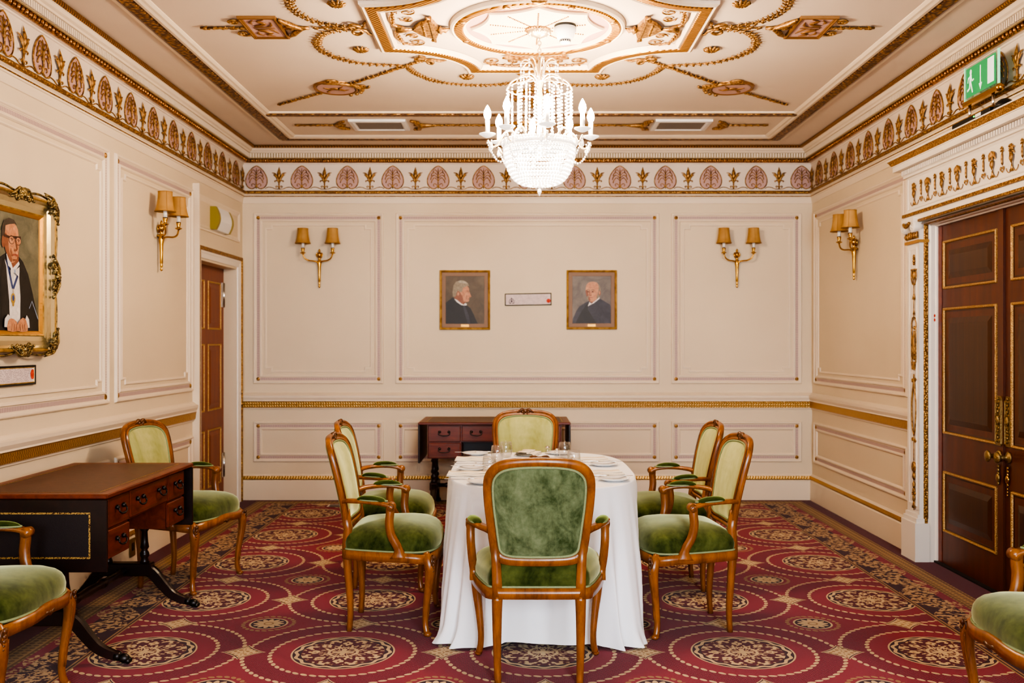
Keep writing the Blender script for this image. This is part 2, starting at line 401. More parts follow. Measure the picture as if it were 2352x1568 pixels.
# ---------- carpet: fitted wool carpet woven in repeats of 0.94 m
def carpet():
    k=Mat('carpet',(140,40,50),.95); x,y,z=k.xyz(); nt=k.nt
    sx,sy=.937,.950; x0,y0=.117,4.67
    fx=(x-x0)/sx; fy=(y-y0)/sy
    cx=((fx+.5).fract()-.5)*sx; cy=((fy+.5).fract()-.5)*sx
    qx=(fx.fract()-.5)*sx; qy=(fy.fract()-.5)*sx
    def rad(a,b): return (a*a+b*b).sqrt()
    def ang(a,b): return S.op('ARCTAN2',b,a)
    r=rad(cx,cy); a=ang(cx,cy)
    r2=rad(qx,qy); a2=ang(qx,qy)
    rose=(140,38,52); wine=(92,12,30); deep=(60,9,22); cream=(206,176,132); tan=(160,122,78)
    st=((x*.8+y)*70.).fract(); st2=((y*1.-x*.9)*70.).fract()
    col=k.mix((st>.5).min(st2>.25),wine,(158,38,58))
    col=k.mix((r<.335).max(r>.462),col,rose)
    def dash(rr,aa,R,n,w):
        d=((aa*(n/(2*PI))+50.25).fract()-.5)*2.3
        wid=(1-(d*d).min(1.)).sqrt()*w
        return (rr-R-d*.004).abs()<wid
    d1=dash(r,a,.335,48,.0105).max(dash(r,a,.458,66,.0105))
    # medallion
    med=k.mix((r-(a*16).cos()*.006-.214).abs()<.0085,deep,cream)
    wob=S(k.noise(38,2,.5))
    fl=((a*8).cos()*(r*58.+.4).sin()*1.0+((a*24).cos()*(r*120.).cos())*.9+(a*16).sin().abs()*.3+(S(k.noise(75,2,.5))-.5)*2.8)
    inner=k.mix(fl>.42,(92,14,28),cream)
    inner=k.mix((fl-.42).abs()<.12,inner,tan)
    med=k.mix(r<.193,med,inner)
    med=k.mix((r-.066).abs()<.007,med,cream)
    med=k.mix(((a*4).cos()*.02+.032-r)>0,med,cream)
    med=k.mix((r-.237).abs()<.0042,med,cream)
    col=k.mix(r<.241,col,med)
    # small rosette between four medallions
    ros=k.mix(r2<((a2*6).cos().abs()*.03+.05),deep,cream)
    ros=k.mix((r2-.022).abs()<.004,ros,tan)
    ros=k.mix((r2-.094).abs()<.005,ros,cream)
    col=k.mix(r2<.099,col,ros)
    d2=dash(r2,a2,.128,24,.011)
    col=k.mix(d2,col,tan)
    col=k.mix(d1,col,cream)
    # concave diamonds where the rings touch
    def ast(u,v): return u.abs().pow(.8)+v.abs().pow(.8)
    D=ast(qx,cy).min(ast(cx,qy))
    L=.108**.8
    dn=((cx*150.).sin()*(cy*150.).sin()+(wob-.5)*2.)
    dia=k.mix(dn>.35,cream,tan)
    dia=k.mix(D>L*.86,dia,deep)
    dia=k.mix(D>L*.93,dia,cream)
    col=k.mix(D<L,col,dia)
    # border
    bx=(x-.1).abs(); by=y+(2.1-8.73)
    b=bx.max(by)
    
    nf=S(k.noise(36,3,.5,None,.5)); env=((y*13.).cos().abs()*.06+.055); u=(bx-2.235-(y*13.).sin()*.03).abs()
    lf=((nf-.50)>0).min(u<env)
    fr=k.mix(bx>2.30,deep,(132,38,52))
    fr=k.mix(lf,fr,(186,152,112))
    fr=k.mix(((nf-.50).abs()<.02).min(u<env),fr,tan)
    col=k.mix(bx>2.1,col,fr)
    e=(bx-2.1).abs()
    col=k.mix(e<.014,col,tan)
    col=k.mix(e<.004,col,deep)
    g=((x*26.).fract()-.5).abs()*((y*26.).fract()-.5).abs()
    gk=k.mix(g>.07,(160,124,72),(116,82,42))
    gk=k.mix(((b-2.425).abs()-.048).abs()<.006,gk,(112,76,36))
    col=k.mix(b>2.36,col,gk)
    col=k.mix(b>2.49,col,(88,14,26))
    pile=S(k.noise(240,2,.6)); big=S(k.noise(1.6,3))
    hsv=k.node('ShaderNodeHueSaturation',{'Color':col,'Saturation':1.02,'Value':pile*.35+big*.25+.7})
    k.set('Base Color',hsv.outputs[0]); k.set('Sheen Weight',.15); k.set('Specular IOR Level',.1)
    k.bump(pile.k,.5,.004); M['carpet']=k.m
carpet()
def banded(name,ax,f,rgb=(212,170,104),dark=(160,118,62),f2=40):
    k=Mat(name,rgb,.38,.75); p=k.xyz(); u=p[ax]; z=p[2]
    w=((u+((z*f2).fract()-.5).abs()*.02)*f).fract(); h=S.op('SINE',w*PI)
    v=k.node('ShaderNodeTexVoronoi',{'Vector':k.obj(),'Scale':90.})
    hh=h*.7+(1-S(v.outputs['Distance']))*.3
    k.set('Base Color',k.ramp(hh,[(.25,dark),(.75,rgb)])); k.bump(hh.k,.5,.005); M[name]=k.m  # hollows between the ribs get their shade from the darker colour
for a,n in ((0,'x'),(1,'y')):
    banded('gold_dado_'+n,a,44.); banded('gold_skirt_'+n,a,40.)
banded('gold_rope',0,1.); 
def diag(name,f=30.,rgb=(178,130,66),dark=(92,58,26)):
    k=Mat(name,rgb,.38,.75); x,y,z=k.xyz()
    w=((x+y+z*.8)*f).fract(); h=S.op('SINE',w*PI)
    k.set('Base Color',k.ramp(h,[(.2,dark),(.8,rgb)])); k.bump(h.k,.7,.006); M[name]=k.m  # rope hollows coloured darker, shade put into the gold
diag('gold_rope',40.); diag('gold_medal',34.,(204,150,74),(150,100,44))
k=Mat('gold_bead',(186,128,66),.34,.8); k.set('Base Color',k.ramp(k.noise(80,2),[(.35,(120,76,40)),(.65,(202,150,90))])); k.bump(k.noise(60,2),.2,.003); M['gold_bead']=k.m
# ---------- floor, walls, ceiling
mb=MB(); mb.box(XL-.3,XR+.3,YF-.1,YB+.12,-.1,0); struct(mb.build('floor',M['carpet']))
def wall_with_opening(name,side,u0,u1,o0,o1,oh,top=ZC):
    w=MB(wallT(side,0,0)); t=-.2
    a,b=min(u0,u1),max(u0,u1)
    if o0 is None: w.box(a,b,0,top,t,0)
    else:
        w.box(a,o0,0,top,t,0); w.box(o1,b,0,top,t,0); w.box(o0,o1,oh,top,t,0)
    return struct(w.build(name,M['wall_paint']))
wl=wall_with_opening('wall_left','left',YF,YB,8.0,9.02,2.115)
wr=wall_with_opening('wall_right','right',-YB,-YF,-6.60,-4.76,2.245)
wb=wall_with_opening('wall_back','back',XL,XR,None,None,0)
w=MB()   # wall behind the camera with two tall window openings
for x0,x1,z0,z1 in ((XL,-2.0,0,ZC),(-.35,.5,0,ZC),(2.2,XR,0,ZC),(-2.0,-.35,0,.7),(.5,2.2,0,.7),(-2.0,-.35,3.0,ZC),(.5,2.2,3.0,ZC)):
    w.box(x0,x1,YF-.2,YF,z0,z1)
struct(w.build('wall_front',M['wall_paint']))
for i,(x0,x1) in enumerate(((-2.0,-.35),(.5,2.2))):
    w=MB()
    for a,b,c,d in ((x0,x0+.06,.7,3),(x1-.06,x1,.7,3),(x0,x1,.7,.78),(x0,x1,2.94,3),(x0,x1,1.82,1.88),((x0+x1)/2-.02,(x0+x1)/2+.02,.7,3)):
        w.box(a,b,YF-.16,YF-.1,c,d)
    struct(w.build('window_%d'%(i+1),M['door_white']))
w=MB(); w.box(XL-.2,XR+.2,YF-.2,YB+.2,ZC,ZC+.1); ceil=struct(w.build('ceiling',M['ceiling_paint']))

# ---------- wall panels, dado rail, skirting
PANEL_OUT=[(-.004,0),(0,.014),(.006,.018),(.014,.017),(.02,.010),(.024,.008)]
PANEL_IN=[(.058,.008),(.062,.014),(.07,.013),(.078,.005),(.08,0)]
def panel(wall,side,u0,u1,z0,z1,notch=True,inner=True):
    T=wallT(side,0,0); p=MB(T)
    rc=[(u0,z0),(u1,z0),(u1,z1),(u0,z1)]
    p.mould(rc,PANEL_OUT,0); p.mould(rc,[(.024,.008),(.026,.004),(.056,.004),(.058,.008)],0)
    # fluted lilac band, split per side so the flutes run across it
    fl = {'back':('flute_x','flute_z'),'left':('flute_y','flute_z'),'right':('flute_y','flute_z')}[side]
    a,b=.029,.053; e=.062
    p.poly([(u0+e,z0+a,.0046),(u1-e,z0+a,.0046),(u1-e,z0+b,.0046),(u0+e,z0+b,.0046)],1)
    p.poly([(u0+e,z1-b,.0046),(u1-e,z1-b,.0046),(u1-e,z1-a,.0046),(u0+e,z1-a,.0046)],1)
    p.poly([(u0+a,z0+e,.0046),(u0+b,z0+e,.0046),(u0+b,z1-e,.0046),(u0+a,z1-e,.0046)],2)
    p.poly([(u1-b,z0+e,.0046),(u1-a,z0+e,.0046),(u1-a,z1-e,.0046),(u1-b,z1-e,.0046)],2)
    p.mould(rc,PANEL_IN,0)
    if notch:
        i=.105; n=.055
        q=[(u0+i+n,z0+i),(u1-i-n,z0+i),(u1-i-n,z0+i+n*.6),(u1-i,z0+i+n*.6),(u1-i,z1-i-n*.6),(u1-i-n,z1-i-n*.6),(u1-i-n,z1-i),(u0+i+n,z1-i),(u0+i+n,z1-i-n*.6),(u0+i,z1-i-n*.6),(u0+i,z0+i+n*.6),(u0+i+n,z0+i+n*.6)]
        p.mould(q,[(-.002,0),(.0,.009),(.008,.009),(.014,.003),(.015,0)],0)
    o=p.build('panel_moulding',[M['trim_paint'],M[fl[0]],M[fl[1]]],wall)
    c=.041
    for uu,zz in ((u0+c,z0+c),(u1-c,z0+c),(u0+c,z1-c),(u1-c,z1-c)):
        g=MB(T); g.lathe([(0,.012),(.006,.012),(.009,.008),(.015,.009),(.018,.004),(.018,0)][::-1],12,(uu,zz,0))
        g.build('gold_rosette',M['gold_relief'],o)
for u0,u1 in ((-2.444,-1.248),(-1.128,1.302),(1.42,2.618)):
    panel(wb,'back',u0,u1,1.075,2.646); panel(wb,'back',u0,u1,.352,.722,notch=False)
for u0,u1 in ((6.29,7.775),(3.6,6.184),(.2,3.45),(-2.4,.05)):
    panel(wl,'left',u0,u1,1.075,2.646); panel(wl,'left',u0,u1,.352,.722,notch=False)
for u0,u1 in ((-9.12,-6.94),(-4.43,-1.2),(-1.05,2.4)):
    panel(wr,'right',u0,u1,1.075,2.646); panel(wr,'right',u0,u1,.352,.722,notch=False)
# plain raised panel above the small door
p=MB(wallT('left',0,0)); p.mould([(7.86,2.36),(9.09,2.36),(9.09,2.64),(7.86,2.64)],[(0,0),(.003,.014),(.012,.014),(.03,.004),(.045,0)],0)
p.build('panel_moulding',M['trim_paint'],wl)

def rail(wall,side,u0,u1,name,prof,mats,ml):
    """straight run: prof (z, n)"""
    p=MB(wallT(side,0,0))
    r=[[(u0,z,n) for z,n in prof],[(u1,z,n) for z,n in prof]]
    v0=r[0]; v1=r[1]
    for i in range(len(prof)-1): p.add([v0[i],v1[i],v1[i+1],v0[i+1]],[(0,1,2,3)],ml[i])
    p.poly(v0,0); p.poly(v1[::-1],0)
    return p.build(name,mats,wall,nrm=False)
DADO=[(.832,0),(.836,.010),(.845,.012),(.852,.022),(.905,.030),(.912,.036),(.922,.034),(.945,.045),(.965,.046),(.972,.030),(.985,.012),(.99,0)]
DM=[0,0,0,1,1,0,0,0,0,0,0]
SKIRT_T=[(.185,.0),(.187,.022),(.196,.026),(.222,.022),(.226,.014),(.235,.008),(.236,0)]
ST=[1,1,1,0,0,0]
SK=[(0,0),(0,.028),(.175,.026),(.185,.018),(.186,0)]
runs=[(wb,'back',XL,XR),(wl,'left',YF,7.80),(wr,'right',-YB,-6.81),(wr,'right',-4.55,-YF)]
for i,(wall,side,a,b) in enumerate(runs):
    rail(wall,side,a,b,'dado_rail',DADO,[M['trim_paint'],M['gold_dado_'+('x' if side=='back' else 'y')]],DM)
    rail(wall,side,a,b,'gold_skirting_bead',SKIRT_T,[M['trim_paint'],M['gold_skirt_'+('x' if side=='back' else 'y')]],ST)
    o=rail(wall,side,a,b,'baseboard_'+side+('' if i<3 else '_near'),SK,[M['trim_paint']],[0]*4)
    o.parent=None; struct(o)
w=MB()
for x0,x1 in ((XL,XR),): w.box(x0,x1,YF,YF+.026,0,.18)
struct(w.build('baseboard_front',M['trim_paint']))

# ---------- cornice and frieze running round the room
RP=[(XL,YF),(XR,YF),(XR,YB),(XL,YB)]
def run(prof,mats=None): c=MB(); c.mould(RP,prof,0,mats=mats); return c
c=MB(); c.mould(RP,[(0,2.735),(.006,2.738),(.010,2.765),(.014,2.785),(.02,2.788),(.022,2.797)],0)
c.mould(RP,[(.022,2.797),(.027,2.801),(.022,2.806)],1)
c.mould(RP,[(.022,2.806),(.02,2.812),(.034,2.822)],0)
c.mould(RP,[(.034,2.822),(.048,2.828),(.050,2.838),(.040,2.85),(.016,2.853)],2)
t1=struct(c.build('trim_1',[M['trim_paint'],M['gold_carved'],M['gold_carved']]))
c=MB(); c.mould(RP,[(.016,2.853),(.012,2.858),(.012,3.095),(.02,3.098),(.022,3.106),(.04,3.108)],0)
t2=struct(c.build('trim_2',[M['ceiling_paint']]))
c=MB(); c.mould(RP,[(.035,3.108),(.05,3.108),(.058,3.116),(.058,3.136),(.07,3.14)],0)
def ringbeads(mb,p,z,sp,rx,rz):
    for (a,b) in ((RP[1],RP[2]),(RP[2],RP[3]),(RP[3],RP[0])):
        a=Vector(a);b=Vector(b); d=(b-a); L=d.length; d.normalize(); n=Vector((-d.y,d.x)); k=int((L-2*p)/sp)
        for i in range(k+1):
            q=a+d*(p+i*(L-2*p)/k)+n*p
            if q.y<2.0: continue
            mb.ell((q.x,q.y,z),rx,rx,rz,6,4)
ringbeads(c,.064,3.123,.041,.0135,.0165)
t3=struct(c.build('trim_3',M['gold_bead']))
c=MB(); c.mould(RP,[(.078,3.187),(.098,3.19),(.104,3.2),(.118,3.208),(.128,3.222),(.134,3.226)],0)
for (a,b) in ((RP[1],RP[2]),(RP[2],RP[3]),(RP[3],RP[0])):
    a=Vector(a);b=Vector(b); d=(b-a); L=d.length; d.normalize(); n=Vector((-d.y,d.x)); p=.078; sp=.0243; k=int((L-2*p)/sp)
    for i in range(k):
        q=a+d*(p+i*sp+.012)
        if q.y<2.0: continue
        e0=q-d*.0068; e1=q+d*.0068; f0=e0+n*p; f1=e1+n*p; g0=e0+n*(p+.012); g1=e1+n*(p+.012)
        z0,z1=3.147,3.187
        c.add([(f0.x,f0.y,z0),(f1.x,f1.y,z0),(g1.x,g1.y,z0),(g0.x,g0.y,z0),(f0.x,f0.y,z1),(f1.x,f1.y,z1),(g1.x,g1.y,z1),(g0.x,g0.y,z1)],[(0,1,2,3),(0,3,7,4),(1,5,6,2),(3,2,6,7)],0)
c.mould(RP,[(.07,3.14),(.0775,3.143),(.0775,3.188)],1)  # backing strip coloured dark for the shade between the dentils
t4=struct(c.build('trim_4',[M['trim_paint'],M['gap_shade']]))
c=MB(); c.mould(RP,[(.134,3.226),(.15,3.23),(.156,3.240),(.15,3.25)],0); t5=struct(c.build('trim_5',M['gold_rope']))

# frieze ornaments
def palmette():
    o=[(0,.212),(.03,.196),(.062,.165),(.087,.125),(.099,.085),(.096,.045),(.077,.015),(.048,.0),(.022,.005),(0,.024)]
    full=[tuple(p) for p in cr(o,4)]
    pl=full+[(-x,y) for x,y in full[-2:0:-1]]
    b=MB(); b.prism(pl[::-1],0,.006,0); b.tube([(x,y,.006) for x,y in pl],.0048,6,True,1)
    g=MB()
    g.tube([(0,.0,.008),(0,.05,.013),(0,.12,.014),(0,.19,.008)],[.0045,.005,.006,.002],6)
    for s in (-1,1):
        for i,(ex,ey) in enumerate(((.062,.062),(.068,.092),(.062,.124),(.044,.155))):
            st=.07+i*.022
            pts=cr([(0,st,.010),(s*ex*.5,st+.03+i*.002,.013),(s*ex*.9,ey+.014,.012),(s*ex,ey-.004,.010)],4)
            g.tube(pts,[.0025,.0032,.004,.0045],6)
            g.ell((s*ex,ey-.006,.011),.0052,.0052,.005,6,4)
        pts=cr([(0,.012,.010),(s*.016,.038,.012),(s*.034,.045,.012),(s*.044,.033,.012),(s*.036,.022,.011)],4)
        g.tube(pts,[.0036,.0034,.003,.003],6)
    return b,g
pb,pg=palmette()
def sprig():
    g=MB()
    g.tube([(0,0,.006),(0,.05,.008),(0,.10,.009)],[.007,.006,.007],6)
    g.tube([(0,.085,.010),(0,.12,.014),(0,.15,.014),(0,.205,.006)],[.004,.016,.017,.001],6,flat=(1,.5))
    for s in (-1,1):
        g.tube(cr([(0,.055,.008),(s*.016,.10,.012),(s*.036,.14,.012),(s*.066,.152,.008)],4),[.006,.010,.008,.002],6,flat=(1,.6))
        g.tube(cr([(s*.022,.10,.010),(s*.04,.125,.011),(s*.055,.135,.008)],3),[.003,.007,.002],6,flat=(1,.6))
        g.tube(cr([(0,.068,.010),(s*.02,.078,.012),(s*.04,.074,.010),(s*.034,.064,.010)],3),[.005,.005,.005,.003],6)
        g.tube(cr([(0,.012,.008),(s*.02,.028,.010),(s*.03,.02,.010),(s*.02,.012,.009)],3),[.004,.004,.004,.003],6)
        g.tube(cr([(0,.0,.004),(s*.035,.002,.004),(s*.07,.016,.004),(s*.105,.018,.004),(s*.13,.006,.004)],4),.0036,5)
    return g
sg=sprig()
pal0=spr0=None
def place_frieze(side,us,half):
    global pal0,spr0
    for i,u in enumerate(us):
        T=wallT(side,u,2.872,.012)
        if pal0 is None:
            o=pb.build('palmette',[M['pink_plaster'],M['gold_relief']],t2,T=T); pg.build('gold_leaf',M['gold_relief'],o); pal0=o
        else: o=copy_tree(pal0,t2); o.matrix_local=T
        T=wallT(side,u+half,2.868,.012)
        if spr0 is None: spr0=sg.build('lily_sprig',M['gold_relief'],t2,T=T)
        elif i<len(us)-1 or side!='back': o=copy_tree(spr0,t2); o.matrix_local=T
place_frieze('back',[-2.416+.4195*k for k in range(13)],.21)
place_frieze('left',[8.94-.4045*k for k in range(14)],.20)
place_frieze('right',[-8.944+.4185*k for k in range(14)],-.21)

# ---------- ceiling frame bands
def band_seg(mb,a,b): pass
BX0,BX1=-2.05,2.26
def frame_band(x0,x1,y0,y1):
    """gold band with cream moulds, polygon on the centre line"""
    pl=[(x0,y0),(x1,y0),(x1,y1),(x0,y1)]
    c=MB(); z=ZC
    c.mould(pl,[(-.075,z),(-.072,z-.012),(-.05,z-.014),(-.045,z-.006)],0)
    c.mould(pl,[(.045,z-.006),(.05,z-.02),(.07,z-.022),(.085,z-.016),(.10,z-.014),(.115,z-.004),(.118,z)],0)
    c.mould(pl,[(-.045,z-.006),(-.03,z-.020),(.03,z-.020),(.045,z-.006)],1)
    return c
c=frame_band(BX0,BX1,-.2,8.745)
# cross band between the main field and the end panel
z=ZC
for (o,w_,m,h) in ((-.062,.03,0,.012),(-.03,.06,1,.02),(.032,.03,0,.012)):
    c.box(BX0+.045,BX1-.045,7.81+o,7.81+o+w_,z-h,z,m)
c.build('ceiling_border',[M['trim_paint'],M['gold_coarse']],ceil)
# ---------- ceiling plaster ornament (coordinates relative to the ornament centre, h = drop below the ceiling)
def CT(sx=1,sy=1,rot=0):
    return Matrix.Translation((XC,YC,ZC))@Matrix.Rotation(rot,4,'Z')@Matrix.Diagonal((sx,sy,-1,1))
def resample(pts,step):
    P=[Vector(p) for p in pts]; out=[P[0]]; acc=0
    for a,b in zip(P,P[1:]):
        L=(b-a).length; d=step-acc
        while d<=L: out.append(a+(b-a)*(d/L)); d+=step
        acc=L-(d-step)
    return out
def garland(mb,pts,step=.044,sz=1.0,mat=0):
    R=resample(cr(pts,8),step)
    mb.tube([(p.x,p.y,.004) for p in R],.0035*sz,5,mat=mat)
    for i in range(len(R)-1):
        d=(R[i+1]-R[i]).normalized(); n=Vector((-d.y,d.x)); w=sz*(.85+.3*random.random())
        p=R[i]
        for s in (-1,1):
            e=p+d*.012*w+n*s*.028*w
            mb.tube([(p.x,p.y,.008),((p.x*.5+e.x*.5),(p.y*.5+e.y*.5),.014),(e.x,e.y,.007)],[.004*w,.0065*w,.002],5,mat=mat)
            mb.ell((e.x,e.y,.007),.005*w,.005*w,.005,5,3,mat)
        mb.tube([(p.x,p.y,.007),(p.x+d.x*.014,p.y+d.y*.014,.011),(p.x+d.x*.034,p.y+d.y*.034,.006)],[.003,.0085*w,.003],5,mat=mat)
def bow(mb,c,d,sz=1):
    d=Vector(d).normalized(); n=Vector((-d.y,d.x)); c=Vector(c)
    def q(a,b,h=.01): p=c+d*a*sz+n*b*sz; return (p.x,p.y,h)
    for s in (-1,1):
        mb.tube(cr([q(0,0),q(.03,s*.05,.016),q(-.005,s*.085,.018),q(-.035,s*.06,.014),q(0,0)],5),[.006,.009,.011,.009,.006],5)
        mb.tube(cr([q(0,0),q(.05,s*.04,.012),q(.06,s*.10,.012),q(.10,s*.14,.008)],5),[.006,.008,.009,.003],5)
    mb.ell(q(0,0,.012),.016,.016,.012,8,5)
def stem(mb,a,b,w=.012):
    a=Vector(a);b=Vector(b); L=(b-a).length; d=(b-a)/L; n=Vector((-d.y,d.x))
    mb.tube([(a.x,a.y,.008),(b.x,b.y,.008)],[w*.5,w*.5],6)
    k=max(2,int(L/.05))
    for i in range(k):
        p=a+d*(L*(i+.5)/k); q=.5+.5*math.sin(i*1.9)
        for s in (-1,1):
            e=p-d*.02+n*s*(.016+.014*q)
            mb.tube([(p.x,p.y,.010),(e.x,e.y,.008)],[w*.6,.003],5)
        mb.ell((p.x,p.y,.011),w*(.7+.5*q),w*(.7+.5*q),.009,6,4)
def scroll(mb,c,r,turns,a0,sgn,w=.005,h=.008,mat=0):
    n=int(14*turns); pts=[]
    for i in range(n+1):
        t=i/n; a=a0+sgn*2*PI*turns*t; rr=r*(1-.8*t)
        pts.append((c[0]+rr*math.cos(a),c[1]+rr*math.sin(a),h))
    mb.tube(pts,[w,w*.7],5,mat=mat); mb.ell((pts[-1][0],pts[-1][1],h),w*1.5,w*1.5,w*1.3,6,4,mat)

# centre medallion: square with hollowed corners, scooped ring and scalloped star
hx,hy,sx_,sy_=.925,.865,.42,.40
def medal_poly():
    def arc(cx,cy,a0,a1): return [(cx+(hx-sx_)*math.cos(a)*1.0,cy+(hy-sy_)*math.sin(a)) for a in [a0+(a1-a0)*i/14 for i in range(15)]]
    pl=[]
    pl+=arc(hx,hy,1.5*PI,PI)      # ends on the top side, so travel is counter-clockwise
    pl+=arc(-hx,hy,2*PI,1.5*PI)
    pl+=arc(-hx,-hy,.5*PI,0)
    pl+=arc(hx,-hy,PI,.5*PI)
    return pl
mp=medal_poly()
b=MB(CT())
b.mould(mp,[(-.03,0),(-.028,.018),(-.012,.03),(.0,.026)],0)
b.mould(mp,[(.0,.026),(.008,.032),(.056,.030),(.06,.024)],1)
b.mould(mp,[(.06,.024),(.075,.03),(.085,.012),(.09,.002)],0)
medal=b.build('ceiling_medallion',[M['trim_paint'],M['gold_medal']],ceil)
b=MB(CT())
for k in range(44):   # little beads round the gold band
    pass
ring=lambda r: circ(72,r)
b.mould(ring(.5),[(0,0),(.004,.022),(.016,.03),(.024,.026)],0)
b.mould(ring(.5),[(.024,.026),(.034,.034),(.07,.032),(.078,.026)],1)
b.mould(ring(.5),[(.078,.026),(.088,.022),(.094,.006)],0)
n=72
b.add([(x,y,.004) for x,y in circ(n,.41)],[tuple(range(n))],2)
star=[]
for k in range(8):
    a0=PI/2+k*PI/4; a1=a0+PI/4; p0=Vector((math.cos(a0),math.sin(a0)))*.375; p1=Vector((math.cos(a1),math.sin(a1)))*.375
    mid=(p0+p1)/2*.82
    for i in range(8):
        t=i/8; q=p0*(1-t)**2+mid*2*t*(1-t)+p1*t*t; star.append((q.x,q.y))
b.prism(star,.004,.016,0)
b.mould(star,[(-.004,.004),(-.006,.014),(0,.022),(.012,.02),(.014,.016)],3)
ro=b.build('ring_ornament',[M['trim_paint'],M['gold_medal'],M['pink_plaster'],M['trim_paint']],ceil)
g=MB(CT())
for k in range(10):
    a=PI/10+k*PI/5
    for i in range(15):
        r=.075+i*.0145; g.ell((r*math.cos(a),r*math.sin(a),.018),.0052,.0052,.005,5,3)
for k in range(24):
    a=k*PI/12; g.tube([(.02*math.cos(a),.02*math.sin(a),.02),(.07*math.cos(a),.07*math.sin(a),.019)],[.004,.008],5)
for k in range(8):
    a=PI/8+k*PI/4
    g.ell((.45*math.cos(a),.45*math.sin(a),.034),.022,.022,.008,8,4)
g.build('beaded_rays',M['gold_relief'],ro)
# urns with scrolls inside the medallion
def urn(T,name):
    u=MB(T)
    u.tube([(0,0,.012),(.05,0,.02),(.09,0,.016)],[.055,.03,.014],8,flat=(1,.4))
    bowl=[(.09,0),(.105,.035),(.13,.085),(.165,.125),(.19,.150),(.20,.185)]
    h=[tuple(p) for p in cr(bowl,4)]; u.prism([(x,-y) for x,y in h]+[(x,y) for x,y in h[::-1]][:-1],.004,.026)
    u.box(.198,.212,-.19,.19,.004,.034)
    lid=[(.212,.15),(.225,.10),(.236,.04)]; u.prism([(x,-y) for x,y in lid]+[(x,y) for x,y in lid[::-1]],.004,.024)
    for q in (-1,1): u.tube(cr([(.205,q*.185,.02),(.185,q*.205,.02),(.19,q*.175,.02)],3),.007,6)
    for i in range(9): u.ell((.155,-.09+i*.0225,.027),.010,.007,.004,6,3)
    u.tube([(.235,0,.02),(.25,0,.022),(.262,0,.02),(.275,0,.022),(.30,0,.01)],[.03,.045,.022,.03,.004],8,flat=(1,.5))
    for s in (-1,1):
        u.tube(cr([(.03,0,.01),(-.015,s*.08,.012),(-.02,s*.18,.012),(.01,s*.27,.012),(.06,s*.33,.010)],5),[.012,.008,.007,.006,.004],5)
        scroll(u,(.085,s*.27),.06,1.5,PI*.9,-s); scroll(u,(.075,s*.15),.04,1.4,PI,s)
        for i in range(6): u.ell((-.012+.004*i,s*(.06+.045*i),.012),.012,.01,.009,6,4)
    return u.build(name,M['gold_relief'],ceil)
for T in (CT()@Matrix.Translation((-.80,0,0)),CT(-1)@Matrix.Translation((-.80,0,0)),
          CT()@Matrix.Translation((0,.745,0))@Matrix.Rotation(-PI/2,4,'Z'),CT()@Matrix.Translation((0,-.745,0))@Matrix.Rotation(PI/2,4,'Z')):
    urn(T,'urn_ornament')
# festoons, bows, stems, tablets, ovals
F1=[(-1.05,.01),(-1.14,.04),(-1.235,.10),(-1.297,.22),(-1.321,.34),(-1.303,.475),(-1.235,.606),(-1.11,.723),(-.85,.775)]
F2=[(-.825,.80),(-.80,.93),(-.74,1.06),(-.66,1.165),(-.528,1.235),(-.36,1.26),(-.2,1.22),(-.07,1.10),(-.01,1.06)]
for sx in (1,-1):
    for sy in (1,-1):
        T=CT(sx,sy)
        g=MB(T); garland(g,F1); g.build('festoon',M['gold_relief'],ceil)
        g=MB(T); garland(g,F2,.034,.85); g.build('festoon',M['gold_relief'],ceil)
        g=MB(T); stem(g,(-.70,.63),(-1.28,1.235),.013); stem(g,(-1.5,1.45),(-1.92,1.83),.012)
        bow(g,(-.70,.63),(1,-1),.8)
        for s in (-1,1):
            scroll(g,(-1.30+s*.10,1.235+s*.06),.05,1.3,0,s,.008)
        g.tube(cr([(-1.24,1.42,.01),(-1.22,1.30,.014),(-1.32,1.20,.014),(-1.46,1.21,.01)],5),[.008,.014,.014,.008],5)
        for i in range(7):
            a=PI*.65-i*.32; g.ell((-1.394+.185*math.cos(a-.9),1.35+.185*math.sin(a-.9),.012),.016,.016,.012,6,4)
        g.build('diagonal_stem',M['gold_relief'],ceil)
        g=MB(T@Matrix.Translation((-1.394,1.35,0)))
        pl=circ(32,.155,.175)
        g.mould(pl,[(-.004,0),(0,.014),(.012,.016),(.020,.010)],0)
        g.add([(x*.85,y*.87,.011) for x,y in pl],[tuple(range(32))],1)
        g.tube(cr([(-.085,-.03,.012),(-.04,.0,.014),(.0,-.01,.014),(.05,.03,.014),(.09,.02,.012)],5),[.006,.020,.024,.016,.004],6,mat=0,flat=(1,.35))
        g.tube([(-.02,.0,.014),(-.06,.06,.013)],[.012,.005],6,mat=0,flat=(1,.4)); g.ell((-.065,.07,.014),.014,.014,.006,6,4,0); g.tube([(.02,-.01,.014),(.06,-.07,.012)],[.012,.004],6,mat=0,flat=(1,.4))
        g.build('oval_plaque',[M['gold_dark'],M['pink_plaster']],ceil)
        for c in ((-1.07,.41),(-.454,1.03)):
            g=MB(T@Matrix.Translation((c[0],c[1],0)))
            for i in range(10):
                a=i*PI/5; g.tube([(0,0,.01),(.026*math.cos(a),.026*math.sin(a),.016),(.05*math.cos(a),.05*math.sin(a),.008)],[.006,.012,.005],5)
            g.ell((0,0,.014),.016,.016,.01,8,4); g.build('ceiling_rosette',M['gold_relief'],ceil)
